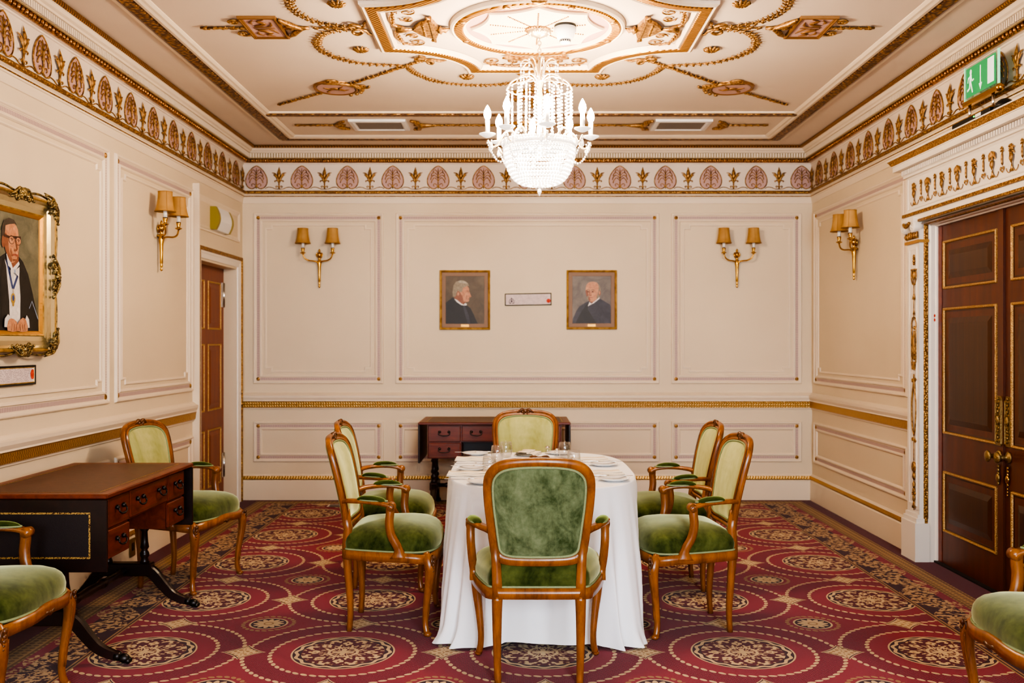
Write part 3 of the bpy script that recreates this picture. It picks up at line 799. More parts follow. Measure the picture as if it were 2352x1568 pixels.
for rot in (0,PI/2,PI,-PI/2):
    T=Matrix.Translation((XC,YC,ZC))@Matrix.Rotation(rot,4,'Z')@Matrix.Diagonal((1,1,-1,1))
    g=MB(T@Matrix.Translation((-1.555,0,0)))
    rc=[(-.105,-.185),(.105,-.185),(.105,.185),(-.105,.185)]
    g.mould(rc,[(-.002,0),(0,.016),(.008,.018),(.012,.012),(.016,.014),(.022,.008)],0)
    g.poly([(-.085,-.165,.008),(.085,-.165,.008),(.085,.165,.008),(-.085,.165,.008)],1)
    for s in (-1,1):
        F=(1,.4)
        g.tube(cr([(-.045,s*.035,.010),(-.01,s*.05,.012),(.02,s*.085,.012),(-.01,s*.12,.012),(.03,s*.145,.010)],4),[.010,.014,.013,.009,.004],6,mat=0,flat=F)
        g.tube(cr([(-.05,s*.07,.010),(-.055,s*.10,.012),(-.03,s*.14,.010)],4),[.004,.010,.003],6,mat=0,flat=F)
        g.tube(cr([(.02,s*.02,.010),(.05,s*.05,.012),(.06,s*.10,.010)],4),[.004,.009,.003],6,mat=0,flat=F)
        g.tube([(-.06,s*.008,.010),(-.02,s*.02,.012),(.06,s*.008,.010)],[.003,.007,.003],6,mat=0,flat=F)
    g.build('tablet_plaque',[M['gold_dark'],M['pink_plaster']],ceil)
    g=MB(T); stem(g,(-1.66,0),(-1.92,0),.014); stem(g,(-1.44,0),(-1.30,0),.022); stem(g,(-1.28,0),(-1.07,0),.010); bow(g,(-1.03,0),(1,0),.95)
    for s in (-1,1):
        scroll(g,(-1.70,s*.10),.045,1.3,0,s,.007); g.tube(cr([(-1.44,s*.15,.01),(-1.40,s*.08,.014),(-1.34,0,.014)],5),[.008,.018,.010],6)
    g.build('tablet_stem',M['gold_relief'],ceil)
# end panel: two air vents set in gold branches round an oval
for s in (-1,1):
    T=Matrix.Translation((XC,8.2,ZC))@Matrix.Diagonal((s,1,-1,1))
    g=MB(T); stem(g,(-1.53,0),(-1.95,0),.016); stem(g,(-.97,0),(-.20,0),.016)
    for q in (-1,1):
        g.tube(cr([(-.98,q*.16,.01),(-.93,q*.10,.014),(-.92,q*.03,.014),(-.80,0,.012)],5),[.010,.02,.02,.01],6)
        g.tube(cr([(-1.52,q*.14,.01),(-1.57,q*.08,.014),(-1.62,0,.012)],5),[.010,.018,.01],6)
    g.build('branch_ornament',M['gold_relief'],ceil)
g=MB(Matrix.Translation((XC,8.2,ZC))@Matrix.Diagonal((1,1,-1,1)))
pl=circ(32,.19,.13); g.mould(pl,[(-.004,0),(0,.02),(.014,.022),(.022,.01)],0); g.add([(x*.88,y*.85,.009) for x,y in pl],[tuple(range(32))],1)
for i in range(9):
    a=i*PI*2/9; g.tube([(0,0,.014),(.12*math.cos(a),.08*math.sin(a),.014)],[.012,.004],5,mat=0)
g.build('oval_plaque',[M['gold_plain'],M['vent_grey']],ceil)
def vent(x0,x1,y0,y1,label):
    t=thing('air_vent',label,'vent',loc=((x0+x1)/2,(y0+y1)/2,ZC),group='ceiling air vents')
    hx,hy=(x1-x0)/2,(y1-y0)/2
    f=MB(); f.mould([(-hx,-hy),(hx,-hy),(hx,hy),(-hx,hy)],[(-.002,0),(0,-.018),(.03,-.022),(.045,-.012),(.046,-.001)],0); f.build('vent_frame',M['plastic_white'],t)
    f=MB(); f.box(-hx+.046,hx-.046,-hy+.046,hy-.046,-.004,-.001); f.build('vent_backing',M['dark_gap'],t)
    for i in range(9):
        y=-hy+.065+i*(2*hy-.13)/8
        f=MB(); f.add([(-hx+.046,y-.014,-.004),(hx-.046,y-.014,-.004),(hx-.046,y+.006,-.016),(-hx+.046,y+.006,-.016)],[(0,1,2,3)]); f.build('slat',M['vent_grey'],t,nrm=False)
vent(-1.37,-.91,8.02,8.38,'white slatted air vent in the ceiling left of the chandelier')
vent(1.11,1.57,8.02,8.38,'white slatted air vent in the ceiling right of the chandelier')

# ---------- smoke alarm
t=thing('smoke_alarm','white round smoke alarm on the pink ceiling ring beside the chandelier rose','smoke alarm',loc=(.265,5.60,ZC-.016))
b=MB(); b.lathe([(.0,.002),(.062,0),(.062,-.012)],24); b.build('base_plate',M['black_plastic'],t)
b=MB(); b.lathe([(.058,-.010),(.062,-.014),(.062,-.035),(.055,-.042),(.045,-.075),(.032,-.080)],24); b.build('housing',M['plastic_white'],t)
b=MB(); b.lathe([(.031,-.080),(.031,-.096),(.024,-.102),(0,-.103)],20); b.build('cap',M['plastic_white'],t)
b=MB()
for i in range(16):
    a=i*PI/8; b.box(-.004,.004,.0318,.0328,-.097,-.084) if False else b.add([((.0325)*math.cos(a+s),(.0325)*math.sin(a+s),zz) for s,zz in ((-.13,-.086),(.13,-.086),(.13,-.094),(-.13,-.094))],[(0,1,2,3)])
b.build('sensor_slots',M['dark_gap'],t)
# ---------- small mahogany door in the left wall (recessed), white architrave with gold bead
# local frame of the wall: x = along (world y), y = up, z = out of the wall
def ldoor():
    T=wallT('left',0,0); d=MB(T); n0=-.15; n1=-.118
    d.box(8.0,9.02,0.005,2.115,n0,n1); door=struct(d.build('door_1',M['small_door_wood']))
    for (u0,u1,z0,z1) in ((8.09,8.46,1.565,1.985),(8.09,8.46,.86,1.44),(8.09,8.46,.2,.70),(8.56,8.93,1.565,1.985),(8.56,8.93,.86,1.44),(8.56,8.93,.2,.70)):
        g=MB(T); g.mould([(u0,z0),(u1,z0),(u1,z1),(u0,z1)],[(0,n1),(.002,n1+.008),(.012,n1+.008),(.016,n1)]); o=g.build('gold_bead',M['gold_door'],door)
        g=MB(T); i=.03; g.mould([(u0+i,z0+i),(u1-i,z0+i),(u1-i,z1-i),(u0+i,z1-i)],[(0,n1),(.03,n1+.008),(.04,n1+.008)]); q=i+.04
        g.poly([(u0+q,z0+q,n1+.008),(u1-q,z0+q,n1+.008),(u1-q,z1-q,n1+.008),(u0+q,z1-q,n1+.008)]); g.build('raised_panel',M['small_door_wood'],door)
    g=MB(T@Matrix.Translation((8.06,.80,n1))); g.lathe([(.022,0),(.022,.006),(.009,.01),(.009,.03),(.02,.04),(.026,.05),(.02,.062),(0,.066)],14); g.build('knob',M['brass'],door)
    for z in (1.88,.35):
        g=MB(T); g.box(8.96,9.019,z-.11,z+.11,n1,n1+.006); g.tube([(9.014,z-.11,n1+.008),(9.014,z+.11,n1+.008)],.007,8); g.build('hinge',M['steel'],door)
    # architrave
    pl=[(7.98,0),(7.98,2.135),(9.035,2.135),(9.035,0)]
    a=MB(T); a.mould(pl,[(-.004,-.16),(-.004,.0),(.0,.012),(.035,.016),(.045,.022),(.06,.02)],0,closed=False)
    a.mould(pl,[(.06,.02),(.066,.03),(.09,.03),(.094,.02)],1,closed=False); a.mould(pl,[(.094,.02),(.10,.008),(.10,0)],0,closed=False)
    tr=struct(a.build('trim_6',[M['door_white'],M['gold_carved']]))
    a=MB(T); a.box(7.80,7.822,0,2.70,0,.052); a.box(7.80,7.822,0,.24,.052,.062)
    struct(a.build('trim_7',M['trim_paint']))
    a=MB(T); a.box(8.0,9.02,0,2.115,-.21,-.2); struct(a.build('door_1_backing',M['dark_gap'])) if False else None
ldoor()

# ---------- mahogany double door in the right wall
def rdoor():
    T=wallT('right',0,0); n1=-.06; n0=-.10
    seam=-5.69
    d=MB(T); d.box(-6.60,seam-.0015,.012,2.24,n0,n1); door=struct(d.build('door_2',M['door_wood']))
    d=MB(T); d.box(seam+.0015,-4.76,.012,2.24,n0,n1); d.box(seam-.055,seam+.012,.012,2.235,n1+.0005,n1+.014); door3=struct(d.build('door_3',M['door_wood']))
    left_leaf=door
    d=MB(T); d.box(-6.595,-6.525,.012,2.238,n1,n1+.004); d.build('hinge_stile',M['mahogany'],door)
    for (u0,u1) in ((-6.495,-5.775),(-5.60,-4.87)):
        door=left_leaf if u0<seam else door3
        for (z0,z1) in ((1.80,2.112),(.86,1.675),(.222,.613)):
            rc=[(u0,z0),(u1,z0),(u1,z1),(u0,z1)]
            g=MB(T); g.mould(rc,[(-.003,n1),(0,n1+.010),(.005,n1+.013),(.012,n1+.010),(.015,n1+.002)]); g.build('gold_bead',M['gold_door'],door)
            g=MB(T); g.mould(rc,[(.02,n1+.001),(.05,n1-.004),(.10,n1+.010),(.104,n1+.010)],0)
            q=.104; g.poly([(u0+q,z0+q,n1+.010),(u1-q,z0+q,n1+.010),(u1-q,z1-q,n1+.010),(u0+q,z1-q,n1+.010)],0); g.build('raised_panel',M['door_panel'],door)
    for u,dn in ((-5.722,.0142),(-5.638,.001)):
        door=left_leaf if u<seam else door3
        g=MB(T@Matrix.Translation((u,.86,n1+dn)))
        g.prism([(-.034,.012),(-.026,0),(.026,0),(.034,.012),(.034,.26),(.024,.285),(-.024,.285),(-.034,.26)],0,.006)
        g.mould([(-.034,.012),(.034,.012),(.034,.26),(-.034,.26)],[(-.001,0),(0,.012),(.006,.012),(.008,.006)])
        for i in range(7):
            zz=.03+i*.037
            for s in (-1,1): scroll(g,(s*.013,zz),.011,1.3,i,s,.0028,.010)
            g.ell((0,zz+.018,.009),.007,.01,.006,6,4)
        g.ell((0,.145,.010),.014,.03,.010,10,6)
        g.build('finger_plate',M['dark_brass'],door)
        g=MB(T@Matrix.Translation((u,.80,n1+dn-.001)))
        g.lathe([(.032,0),(.034,.004),(.030,.010),(.014,.014),(.011,.03),(.015,.036),(.012,.042),(.012,.055),(.03,.062),(.034,.068),(.030,.076),(.012,.080),(0,.081)],18); g.build('knob',M['dark_brass'],door)
        g=MB(T@Matrix.Translation((u,.655,n1+dn-.001)))
        for i in range(3): g.ell((0,.085-i*.02,.008),.010,.012,.006,8,5)
        g.ell((0,.02,.010),.02,.026,.010,10,6); g.ell((0,-.012,.008),.009,.012,.006,8,4)
        if u>-5.7:
            for i in range(3): g.ell((0,-.035-i*.017,.008),.005,.009,.005,6,4)
        g.build('escutcheon',M['dark_brass'] if u<-5.7 else M['brass'],door)
    # threshold
    g=MB(T); g.box(-6.6,-4.76,0,.012,-.19,-.03); struct(g.build('trim_8',M['dark_gap']))
    # architrave: inner white frame, gold strip
    pl=[(-4.76,0),(-4.76,2.24),(-6.60,2.24),(-6.60,0)]
    a=MB(T); a.mould(pl,[(.022,-.062),(.022,-.045),(.014,-.038),(.014,-.012),(.006,-.004),(.004,.002)],0,closed=False)
    a.mould(pl,[(.004,.002),(.010,.008),(.010,.028),(.004,.034)],1,closed=False); a.mould(pl,[(.004,.034),(.003,.0605)],0,closed=False)
    struct(a.build('trim_9',[M['door_white'],M['gold_carved']]))
    # pilasters with capital, base and gold ornament
    for k,(uc) in enumerate((-6.703,-4.657)):
        a=MB(T); w=.10
        a.box(uc-w,uc+w,.30,2.30,0,.06,0)
        a.mould([(uc-w+.035,.36),(uc+w-.035,.36),(uc+w-.035,2.09),(uc-w+.035,2.09)],[(0,.06),(.0,.066),(.012,.066),(.022,.061)],0)
        a.box(uc-w-.02,uc+w+.02,0,.255,0,.095,0); a.mould([(uc-w-.02,0),(uc+w+.02,0),(uc+w+.02,.01),(uc-w-.02,.01)],[(0,.095),(.001,.096)],0)
        a.box(uc-w-.012,uc+w+.012,.255,.285,0,.084,0); a.box(uc-w-.004,uc+w+.004,.285,.31,0,.072,0)
        a.box(uc-w-.015,uc+w+.015,2.115,2.135,0,.075,1)
        pil=struct(a.build('trim_%d'%(10+k),[M['door_white'],M['gold_plain']]))
        c=MB(T); 
        for s in (-1,1):
            cx=uc+s*.075; 
            c.lathe([(0,.05),(.05,.05),(.052,.055),(.052,.098),(.046,.102),(.0,.102)],18,(0,0,0)) if False else None
            q=MB(T@Matrix.Translation((cx,2.225,0))); q.lathe([(.038,.04),(.040,.05),(.040,.094),(.036,.098),(.0,.098)],18); c.v+=q.v; off=len(c.v)-len(q.v)
            c.f+=[tuple(i+off for i in f) for f in q.f]; c.m+=q.m; c.s+=q.s
            scroll(c,(cx,2.225),.034,1.8,PI/2,-s,.004,.100)
        c.box(uc-.10,uc+.10,2.255,2.285,.04,.10)
        c.build('capital',[M['door_white']],pil)
        g=MB(T); g.tube(cr([(uc-.05,2.25,.106),(uc,2.225,.110),(uc+.05,2.25,.106)],6),.011,6)
        for i in range(6): g.tube([(uc-.09+i*.036,2.145,.068),(uc-.09+i*.036,2.165,.076),(uc-.09+i*.036,2.195,.068)],[.006,.012,.004],6)
        g.build('capital_gilding',M['gold_relief'],pil)
        g=MB(T); z=.068
        uo=uc+.03
        def P_(x,y): return (uo+x,y,z)
        # candelabra ornament from top to bottom
        for (zz,r) in ((2.03,.006),(2.015,.012),(1.995,.016),(1.98,.01)): g.ell(P_(0,zz),r,.012,.008,8,5)
        g.box(uo-.038,uo+.038,1.935,1.945,.061,.076); g.tube([P_(0,1.93),P_(0,1.90),P_(0,1.87)],[.02,.026,.006],8,flat=(1,.5))
        for s in (-1,1): g.tube(cr([P_(s*.036,1.935),P_(s*.042,1.89),P_(s*.02,1.845),P_(0,1.84)],4),.0045,5)
        g.tube([P_(0,1.87),P_(0,1.60)],.003,5)
        g.tube([P_(0,1.78),P_(0,1.74)],[.005,.02],6,flat=(1,.5)); g.tube([P_(0,1.67),P_(0,1.64)],[.004,.012],6,flat=(1,.5))
        o8=[(-.03,1.31),(-.038,1.35),(-.038,1.58),(-.02,1.62),(.02,1.62),(.038,1.58),(.038,1.35),(.03,1.31)]
        g.tube([P_(x,y) for x,y in o8],.0045,5,True)
        g.tube(cr([P_(.004,1.335),P_(.012,1.40),P_(-.004,1.46),P_(.008,1.53)],4),[.010,.013,.018,.010],6,flat=(1,.5)); g.ell(P_(.010,1.55),.012,.014,.009,8,5)
        g.tube(cr([P_(0,1.50),P_(-.022,1.48),P_(-.026,1.44)],4),.006,5); g.tube([P_(-.014,1.34),P_(-.01,1.44)],.006,5)
        g.prism([(uo-.036,1.325),(uo-.024,1.27),(uo+.024,1.27),(uo+.036,1.325)],.062,.074)
        for s in (-1,1):
            scroll(g,(uo+s*.024,1.20),.016,1.2,0,s,.004,z); g.tube(cr([P_(0,1.24),P_(s*.006,1.17),P_(s*.032,1.07),P_(s*.034,.98),P_(s*.022,.88),P_(0,.83)],5),[.004,.006,.005,.006,.004],5)
            scroll(g,(uo+s*.022,.80),.016,1.2,0,-s,.004,z)
        g.tube([P_(0,.84),P_(0,.66)],.003,5)
        g.ell(P_(0,.62),.034,.038,.012,10,6); g.tube([P_(0,.585),P_(0,.55),P_(0,.53)],[.012,.02,.006],8,flat=(1,.5))
        g.build('candelabra_ornament',M['gold_relief'],pil)
        g=MB(T)
        g.tube([P_(0,.53),P_(0,.33)],.003,5)
        for i,zz in enumerate((.50,.46,.41)): g.ell(P_(0,zz),.012+.004*(i==1),.026,.009,8,5)
        for s in (-1,1): scroll(g,(uo+s*.018,.44),.014,1.2,0,s,.0035,z)
        g.tube([P_(0,.40),P_(0,.345)],[.004,.022],6,flat=(1,.5)); g.build('candelabra_foot',M['gold_relief'],pil)
    # entablature over the door
    A,B=-6.815,-4.545; n=.06
    a=MB(T); a.box(A,B,2.25,2.60,0,n,0)
    a.box(A-.006,B+.006,2.252,2.268,0,n+.012,1); a.box(A-.012,B+.012,2.268,2.302,0,n+.014,0); a.box(A-.02,B+.02,2.302,2.322,0,n+.026,1); a.box(A-.01,B+.01,2.322,2.33,0,n+.02,0)
    a.mould([(A+.03,2.345),(B-.03,2.345),(B-.03,2.565),(A+.03,2.565)],[(0,n),(.004,n+.006),(.012,n+.001)],0)
    for (z0,z1,e) in ((2.57,2.585,.018),(2.585,2.622,.022),(2.622,2.658,.07),(2.658,2.664,.076)): a.box(A-e+.0,B+e,z0,z1,0,n+e,0)
    ent=struct(a.build('trim_12',[M['door_white'],M['gold_carved']]))
    # gold cyma at the top and dentils
    a=MB(T)
    rings=[[(A-e,z,0),(A-e,z,n+e),(B+e,z,n+e),(B+e,z,0)] for e,z in ((.076,2.664),(.081,2.670),(.093,2.690),(.10,2.697))]
    a.loft(rings,0,closed=False,smooth=False); a.build('gold_cyma',M['gold_fine'],ent)
    a=MB(T); a.box(A-.102,B+.102,2.697,2.705,0,n+.102); a.build('cornice_top',M['door_white'],ent)
    a=MB(T)
    for i in range(int((B-A)/.03)): a.box(A+i*.03+.004,A+i*.03+.02,2.588,2.618,n+.022,n+.040)
    a.build('dentils',M['door_white'],ent)
    # frieze: urns alternating with wheat sheaves and stems
    proto={}
    def put(key,fn,u):
        TT=wallT('right',u,2.374,n)@Matrix.Diagonal((.8,.8,.8,1))
        if key not in proto:
            g=MB(); fn(g); proto[key]=g.build(key,M['gold_relief'],ent,T=TT)
        else: o=copy_tree(proto[key],ent); o.matrix_local=TT
    def base_urn(g):
        g.tube([(0,.055,.012),(0,.085,.016),(0,.115,.012)],[.006,.020,.021],8,flat=(1,.5)); g.tube([(0,0,.008),(0,.03,.010),(0,.055,.008)],[.022,.010,.005],6,flat=(1,.5))
        for s in (-1,1): g.ell((s*.022,.008,.008),.008,.008,.006,6,4); g.tube(cr([(s*.02,.005,.006),(s*.05,-.004,.006),(s*.075,.012,.006),(s*.082,.03,.006)],4),.0028,5)
    def urn_flowers(g):
        base_urn(g); rr=random.Random(3)
        for i in range(30):
            a=rr.uniform(0,2*PI); r=rr.uniform(0,.034); g.ell((r*math.cos(a),.158+r*1.1*math.sin(a),.012),.008,.008,.008,5,4)
        for s in (-1,1): g.tube([(s*.02,.135,.01),(s*.034,.115,.008)],[.007,.003],5)
    def urn_wheat(g):
        base_urn(g)
        for i in range(9):
            x=-.04+i*.01; g.tube(cr([(0,.115,.010),(x*.5,.165,.014),(x*1.0,.185-abs(x)*.6,.014),(x*1.15,.155-abs(x)*.9,.010)],4),[.004,.005,.006,.004],5)
    def flower_stem(g):
        g.tube([(0,.06,.006),(0,.09,.010),(0,.13,.010),(0,.155,.006)],[.003,.007,.007,.003],5); g.ell((0,.075,.008),.010,.007,.007,6,4)
        g.tube([(0,.155,.008),(0,.18,.010)],[.004,.012],6); g.ell((0,.185,.010),.008,.008,.007,6,4)
        for s in (-1,1):
            g.tube(cr([(0,.15,.008),(s*.014,.165,.009),(s*.022,.155,.008)],3),.0032,5); scroll(g,(s*.016,.04),.015,1.5,-PI/2,s,.003,.008)
            g.tube([(s*.016,.026,.007),(0,.012,.006)],.003,5)
    N=9; sp=.22
    for i in range(N+1): put('urn_of_flowers' if i%2==0 else 'urn_of_wheat',urn_flowers if i%2==0 else urn_wheat,A+.145+i*sp)
    for i in range(N): put('flower_stem',flower_stem,A+.145+(i+.5)*sp)
rdoor()
# exit sign standing on the door cornice, edge-lit acrylic
T=wallT('right',-5.63,2.706,.10)
t=thing('exit_sign','green running man exit sign on gold stand above the right double door','exit sign',T=T)
b=MB(); b.bbox(-.27,.20,0,.032,-.05,.05,.004); b.build('base_tray',M['black_plastic'],t)
b=MB(); b.bbox(-.265,.195,.032,.036,-.045,.045,.001); b.build('tray_top',M['gold_plain'],t)
for x in (-.145,.14):
    b=MB(); b.tube([(x,.034,0),(x,.125,0)],.009,10); b.build('post',M['steel'],t)
b=MB(); b.bbox(-.21,.21,.118,.150,-.018,.018,.006); b.ell((.215,.134,0),.024,.024,.024,12,8); b.build('lamp_bar',M['brass'],t)
b=MB(); b.box(-.20,.20,.150,.345,-.004,.004); b.build('acrylic_panel',M['acrylic'],t)
for x in (-.203,.203):
    b=MB(); b.box(x-.006,x+.006,.150,.35,-.005,.005); b.build('acrylic_edge',M['acrylic_edge'],t)
b=MB(); b.box(-.18,.18,.165,.335,.004,.0056); pn=b.build('pictogram_panel',M['sign_green'],t)
b=MB(); z=.0062
b.add([(x-.12,y+.305,z) for x,y in circ(16,.013,.016)],[tuple(range(16))])
b.ribbon([(-.118,.29),(-.126,.25)],.024,z); b.ribbon([(-.12,.283),(-.15,.275),(-.158,.25)],.010,z); b.ribbon([(-.116,.278),(-.102,.252),(-.082,.258)],.010,z)
b.ribbon([(-.124,.255),(-.112,.222),(-.098,.185)],.013,z); b.ribbon([(-.13,.255),(-.135,.215),(-.165,.205)],.013,z)
b.build('running_man',M['sign_white'],pn); b=MB()
b.ribbon([(0,.315),(0,.205)],.012,z); b.poly([(-.020,.215,z),(0,.175,z),(.020,.215,z)])
b.build('arrow',M['sign_white'],pn); b=MB(); b.box(.085,.160,.185,.325,.0056,z)
b.build('doorway_mark',M['sign_white'],pn)
b=MB(); b.ell((.02,.018,.052),.005,.005,.004,8,5); b.build('status_light',M['led_green'],t)
b=MB(); b.box(.035,.10,.008,.026,.050,.052); b.build('type_plate',M['plastic_white'],t)
T=wallT('right',-5.36,2.7055,.10)
t=thing('dome_sensor','black half dome sensor on the door cornice under the exit sign','sensor',T=T)
b=MB(Matrix.Rotation(-PI/2,4,'X')); b.lathe([(.056,0),(.056,.012),(.05,.014)],24); b.build('base_ring',M['black_plastic'],t)
b=MB(Matrix.Rotation(-PI/2,4,'X')); b.lathe([(.05*math.cos(i*PI/16),.014+.046*math.sin(i*PI/16)) for i in range(9)],24); b.build('dome',M['black_plastic'],t)
# small red marker on the jamb
T=Matrix(((0,0,0,0),)*4) if False else Matrix.Translation((2.752,6.578,1.615))@Matrix.Rotation(PI/2,4,'X')
t=thing('red_sticker','tiny dark red sticker on the white jamb of the double door','sticker',T=T)
b=MB(); b.add([(x,y+.014,.0012) for x,y in circ(10,.006,.011)],[tuple(range(10))]); b.add([(x,y-.014,.0012) for x,y in circ(10,.006,.011)],[tuple(range(10))]); b.build('sticker_print',M['red_seal'],t)
# emergency light above the small door
T=wallT('left',8.45,2.485)
t=thing('emergency_light','white bulkhead light with lime green ends above the small door','light',T=T)
def barrel(b,x0,x1,k=1):
    n=10; pr=[(-.095,0)]+[(-.095+.19*i/n,(.045+.03*math.sin(PI*i/n))*k) for i in range(n+1)]+[(.095,0)]
    b.loft([[(x,y,z) for y,z in pr] for x in (x0,x1)],0,True,False,True,True)
b=MB(); barrel(b,-.165,.165); b.build('diffuser',M['plastic_white'],t)
for a,c in ((-.21,-.165),(.165,.21)):
    b=MB(); barrel(b,a,c,1.05); b.build('end_cap',M['lime_plastic'],t)
# wall socket under the writing table and floor socket plate near the back wall
T=wallT('left',6.5,.115,.028)
t=thing('wall_socket','dark brass socket plate low on the left skirting under the writing table','socket',T=T)
b=MB(); b.bbox(-.045,.045,-.06,.06,0,.008,.003); b.build('socket_plate',M['dark_brass'],t)
b=MB(); b.box(-.018,.018,-.02,.03,.008,.0095); b.build('socket_face',M['black_plastic'],t)
t=thing('floor_socket','small grey metal floor socket plate on the carpet by the back wall','floor socket',loc=(-1.62,8.83,0))
b=MB(); b.bbox(-.07,.07,-.06,.06,0,.008,.003); b.build('socket_plate',M['steel'],t)
b=MB(); b.bbox(-.05,.05,-.04,.04,.008,.014,.003); b.build('socket_lid',M['vent_grey'],t)
# ---------- carved open armchair; local frame: x right, y forward (the way it faces), z up, origin on the floor under the seat
def yb(z,x=0):
    t=max(0,z-.40); return -.212-.10*t-.19*t*t+.020*(x/.2)**2
BACK=[(0,.955),(.09,.951),(.158,.938),(.197,.908),(.210,.862),(.206,.77),(.194,.67),(.185,.60),(.174,.556),(.135,.537),(.06,.533),(0,.533)]
def back_loop(n=4):
    h=[tuple(p) for p in cr(BACK,n)]
    return h+[(-x,z) for x,z in h[-2:0:-1]]
def pad_from(loop,k,bulge,off,sgn,mat=0,rim=.006):
    """upholstered pad filling a back outline"""
    cx,cz=0,sum(z for x,z in loop)/len(loop); b=MB(); rings=[]
    for s,h in ((1.0,-.004),(1.0,rim*.5),(.97,rim),(.88,rim+bulge*.45),(.7,rim+bulge*.75),(.45,rim+bulge*.93),(.2,rim+bulge)):
        rings.append([((x-cx)*k*s,yb((z-cz)*k*s+cz,x*k*s)+sgn*(off+h),(z-cz)*k*s+cz) for x,z in loop])
    b.loft(rings,mat,True,True,False,True); return b
def make_chair(label,loc,rz):
    t=thing('armchair',label,'armchair',loc=loc,rz=rz,group='green velvet armchairs')
    W,Wd=M['honey_wood'],M['honey_dark']
    loop=back_loop()
    # frame: rounded profile with a groove on the face; a is in-plane, b along the face normal
    prof=[(-.020,-.014),(.020,-.014),(.024,-.006),(.023,.010),(.016,.017),(.009,.014),(.004,.010),(-.001,.010),(-.006,.018),(-.014,.017),(-.021,.006)]
    f=MB(); pts=[(x,yb(z,x),z) for x,z in loop]
    f.sweep(pts,prof,(0,1,.18),True,smooth=True)
    for s in (-1,1):   # stiles running down into the rear legs
        f.sweep([(s*.186,yb(.60,.19),.61),(s*.181,yb(.52,.18)+.002,.52),(s*.177,-.214,.44),(s*.176,-.214,.372)],[(-.017,-.018),(.017,-.018),(.019,0),(.015,.020),(-.015,.020),(-.019,0)],(0,1,.1),False,[1,1.05,1.15,1.2],smooth=True)
    bf=f.build('back_frame',W,t)
    g=MB()
    for k_,o_ in ((1.004,.0118),(1.075,.0165)): g.tube([(x*k_,yb((z-.745)*k_+.745,x*k_)+o_,(z-.745)*k_+.745) for x,z in loop],.0017,5,True)
    g.build('carved_groove',Wd,bf)
    c=MB()
    y0=yb(.972)+.006
    c.ell((0,y0+.004,.968),.018,.016,.016,10,6)
    for s in (-1,1):
        c.tube(cr([(s*.008,y0+.006,.972),(s*.026,y0+.010,.977),(s*.044,y0+.010,.966),(s*.062,y0+.008,.958)],4),[.010,.011,.009,.004],8)
        c.ell((s*.020,y0+.012,.960),.010,.009,.012,8,5); c.tube([(s*.004,y0+.016,.958),(s*.018,y0+.018,.945)],[.006,.003],6)
    c.build('crest_carving',Wd,bf)
    p=pad_from(loop,.925,.022,.006,1).build('back_cushion',M['velvet_inner'],t)
    b=MB(); b.tube([(x*.918,yb((z-.745)*.918+.745,x*.918)+.013,(z-.745)*.918+.745) for x,z in loop],.0056,6,True); b.build('braid_trim',M['braid'],p)
    p=pad_from(loop,.93,.012,.010,-1,rim=.005).build('back_panel',M['velvet_outer'],t); p['label']='plain velvet outer back panel'
    b=MB(); b.tube([(x*.918,yb((z-.745)*.918+.745,x*.918)-.017,(z-.745)*.918+.745) for x,z in loop],.0058,6,True); b.build('braid_trim',M['braid'],p)
    # seat
    so=[(0,.252),(.10,.249),(.19,.235),(.255,.205),(.285,.155),(.286,.09),(.272,.0),(.250,-.09),(.225,-.17),(.205,-.212),(.16,-.222),(0,-.224)]
    h=[tuple(q) for q in cr(so,4)]; sl=h+[(-x,y) for x,y in h[-2:0:-1]]
    r=MB(); rp=[]
    for x,y in sl:
        z=.392+.012*math.exp(-((x/.10)**2))*(1 if y>.2 else 0)-.010*math.exp(-(((abs(x)-.265)/.05)**2+((y-.19)/.06)**2))
        rp.append((x,y,z))
    r.sweep(rp,[(-.014,-.022),(.006,-.024),(.010,-.016),(.004,-.008),(.009,.002),(.006,.012),(.010,.018),(.006,.024),(-.014,.024)][::1],(0,0,1),True,smooth=True)
    sr=r.build('seat_rail',W,t)
    g=MB()
    for s in (-1,1):
        g.tube(cr([(s*.006,.262,.386),(s*.03,.262,.392),(s*.055,.258,.384)],4),[.009,.008,.003],6)
    g.ell((0,.262,.386),.012,.008,.012,8,5); g.build('rail_carving',Wd,sr)
    g=MB()
    for zz,oo in ((-.006,1.018),(.011,1.024)): g.tube([(x*oo,(y-.01)*oo+.01,z+zz) for x,y,z in rp],.0017,5,True)
    g.build('carved_groove',Wd,sr)
    st=MB(); rings=[]
    for s,z in ((.95,.405),(.985,.412),(1.0,.430),(1.005,.450),(.99,.472),(.95,.492),(.88,.509),(.75,.525),(.55,.538),(.32,.545),(.12,.548)):
        rings.append([(x*s,(y-.01)*s+.01,z) for x,y in sl])
    st.loft(rings,0,True,True,False,True); sc=st.build('seat_cushion',M['velvet_seat'],t)
    b=MB(); b.tube([(x*1.0,(y-.01)*1.0+.01,.419) for x,y in sl],.0056,6,True); b.build('braid_trim',M['braid'],sc)
    for s in (-1,1):
        l=MB(); l.tube(cr([(s*.262,.190,.412),(s*.272,.202,.385),(s*.281,.212,.35),(s*.279,.211,.29),(s*.268,.200,.20),(s*.260,.190,.11),(s*.262,.190,.055),(s*.270,.198,.016)],3),[.018,.026,.027,.023,.0185,.0155,.0150,.0165],10)
        l.ell((s*.272,.202,.013),.019,.021,.013,10,6)
        for k in (-1,1): l.tube(cr([(s*.272+k*.009,.238-abs(k)*.004,.36),(s*.272+k*.010,.229,.29),(s*.264+k*.007,.214,.2),(s*.258+k*.005,.204,.09)],4),.0028,5)
        L=l.build('leg',W,t)
        g=MB()
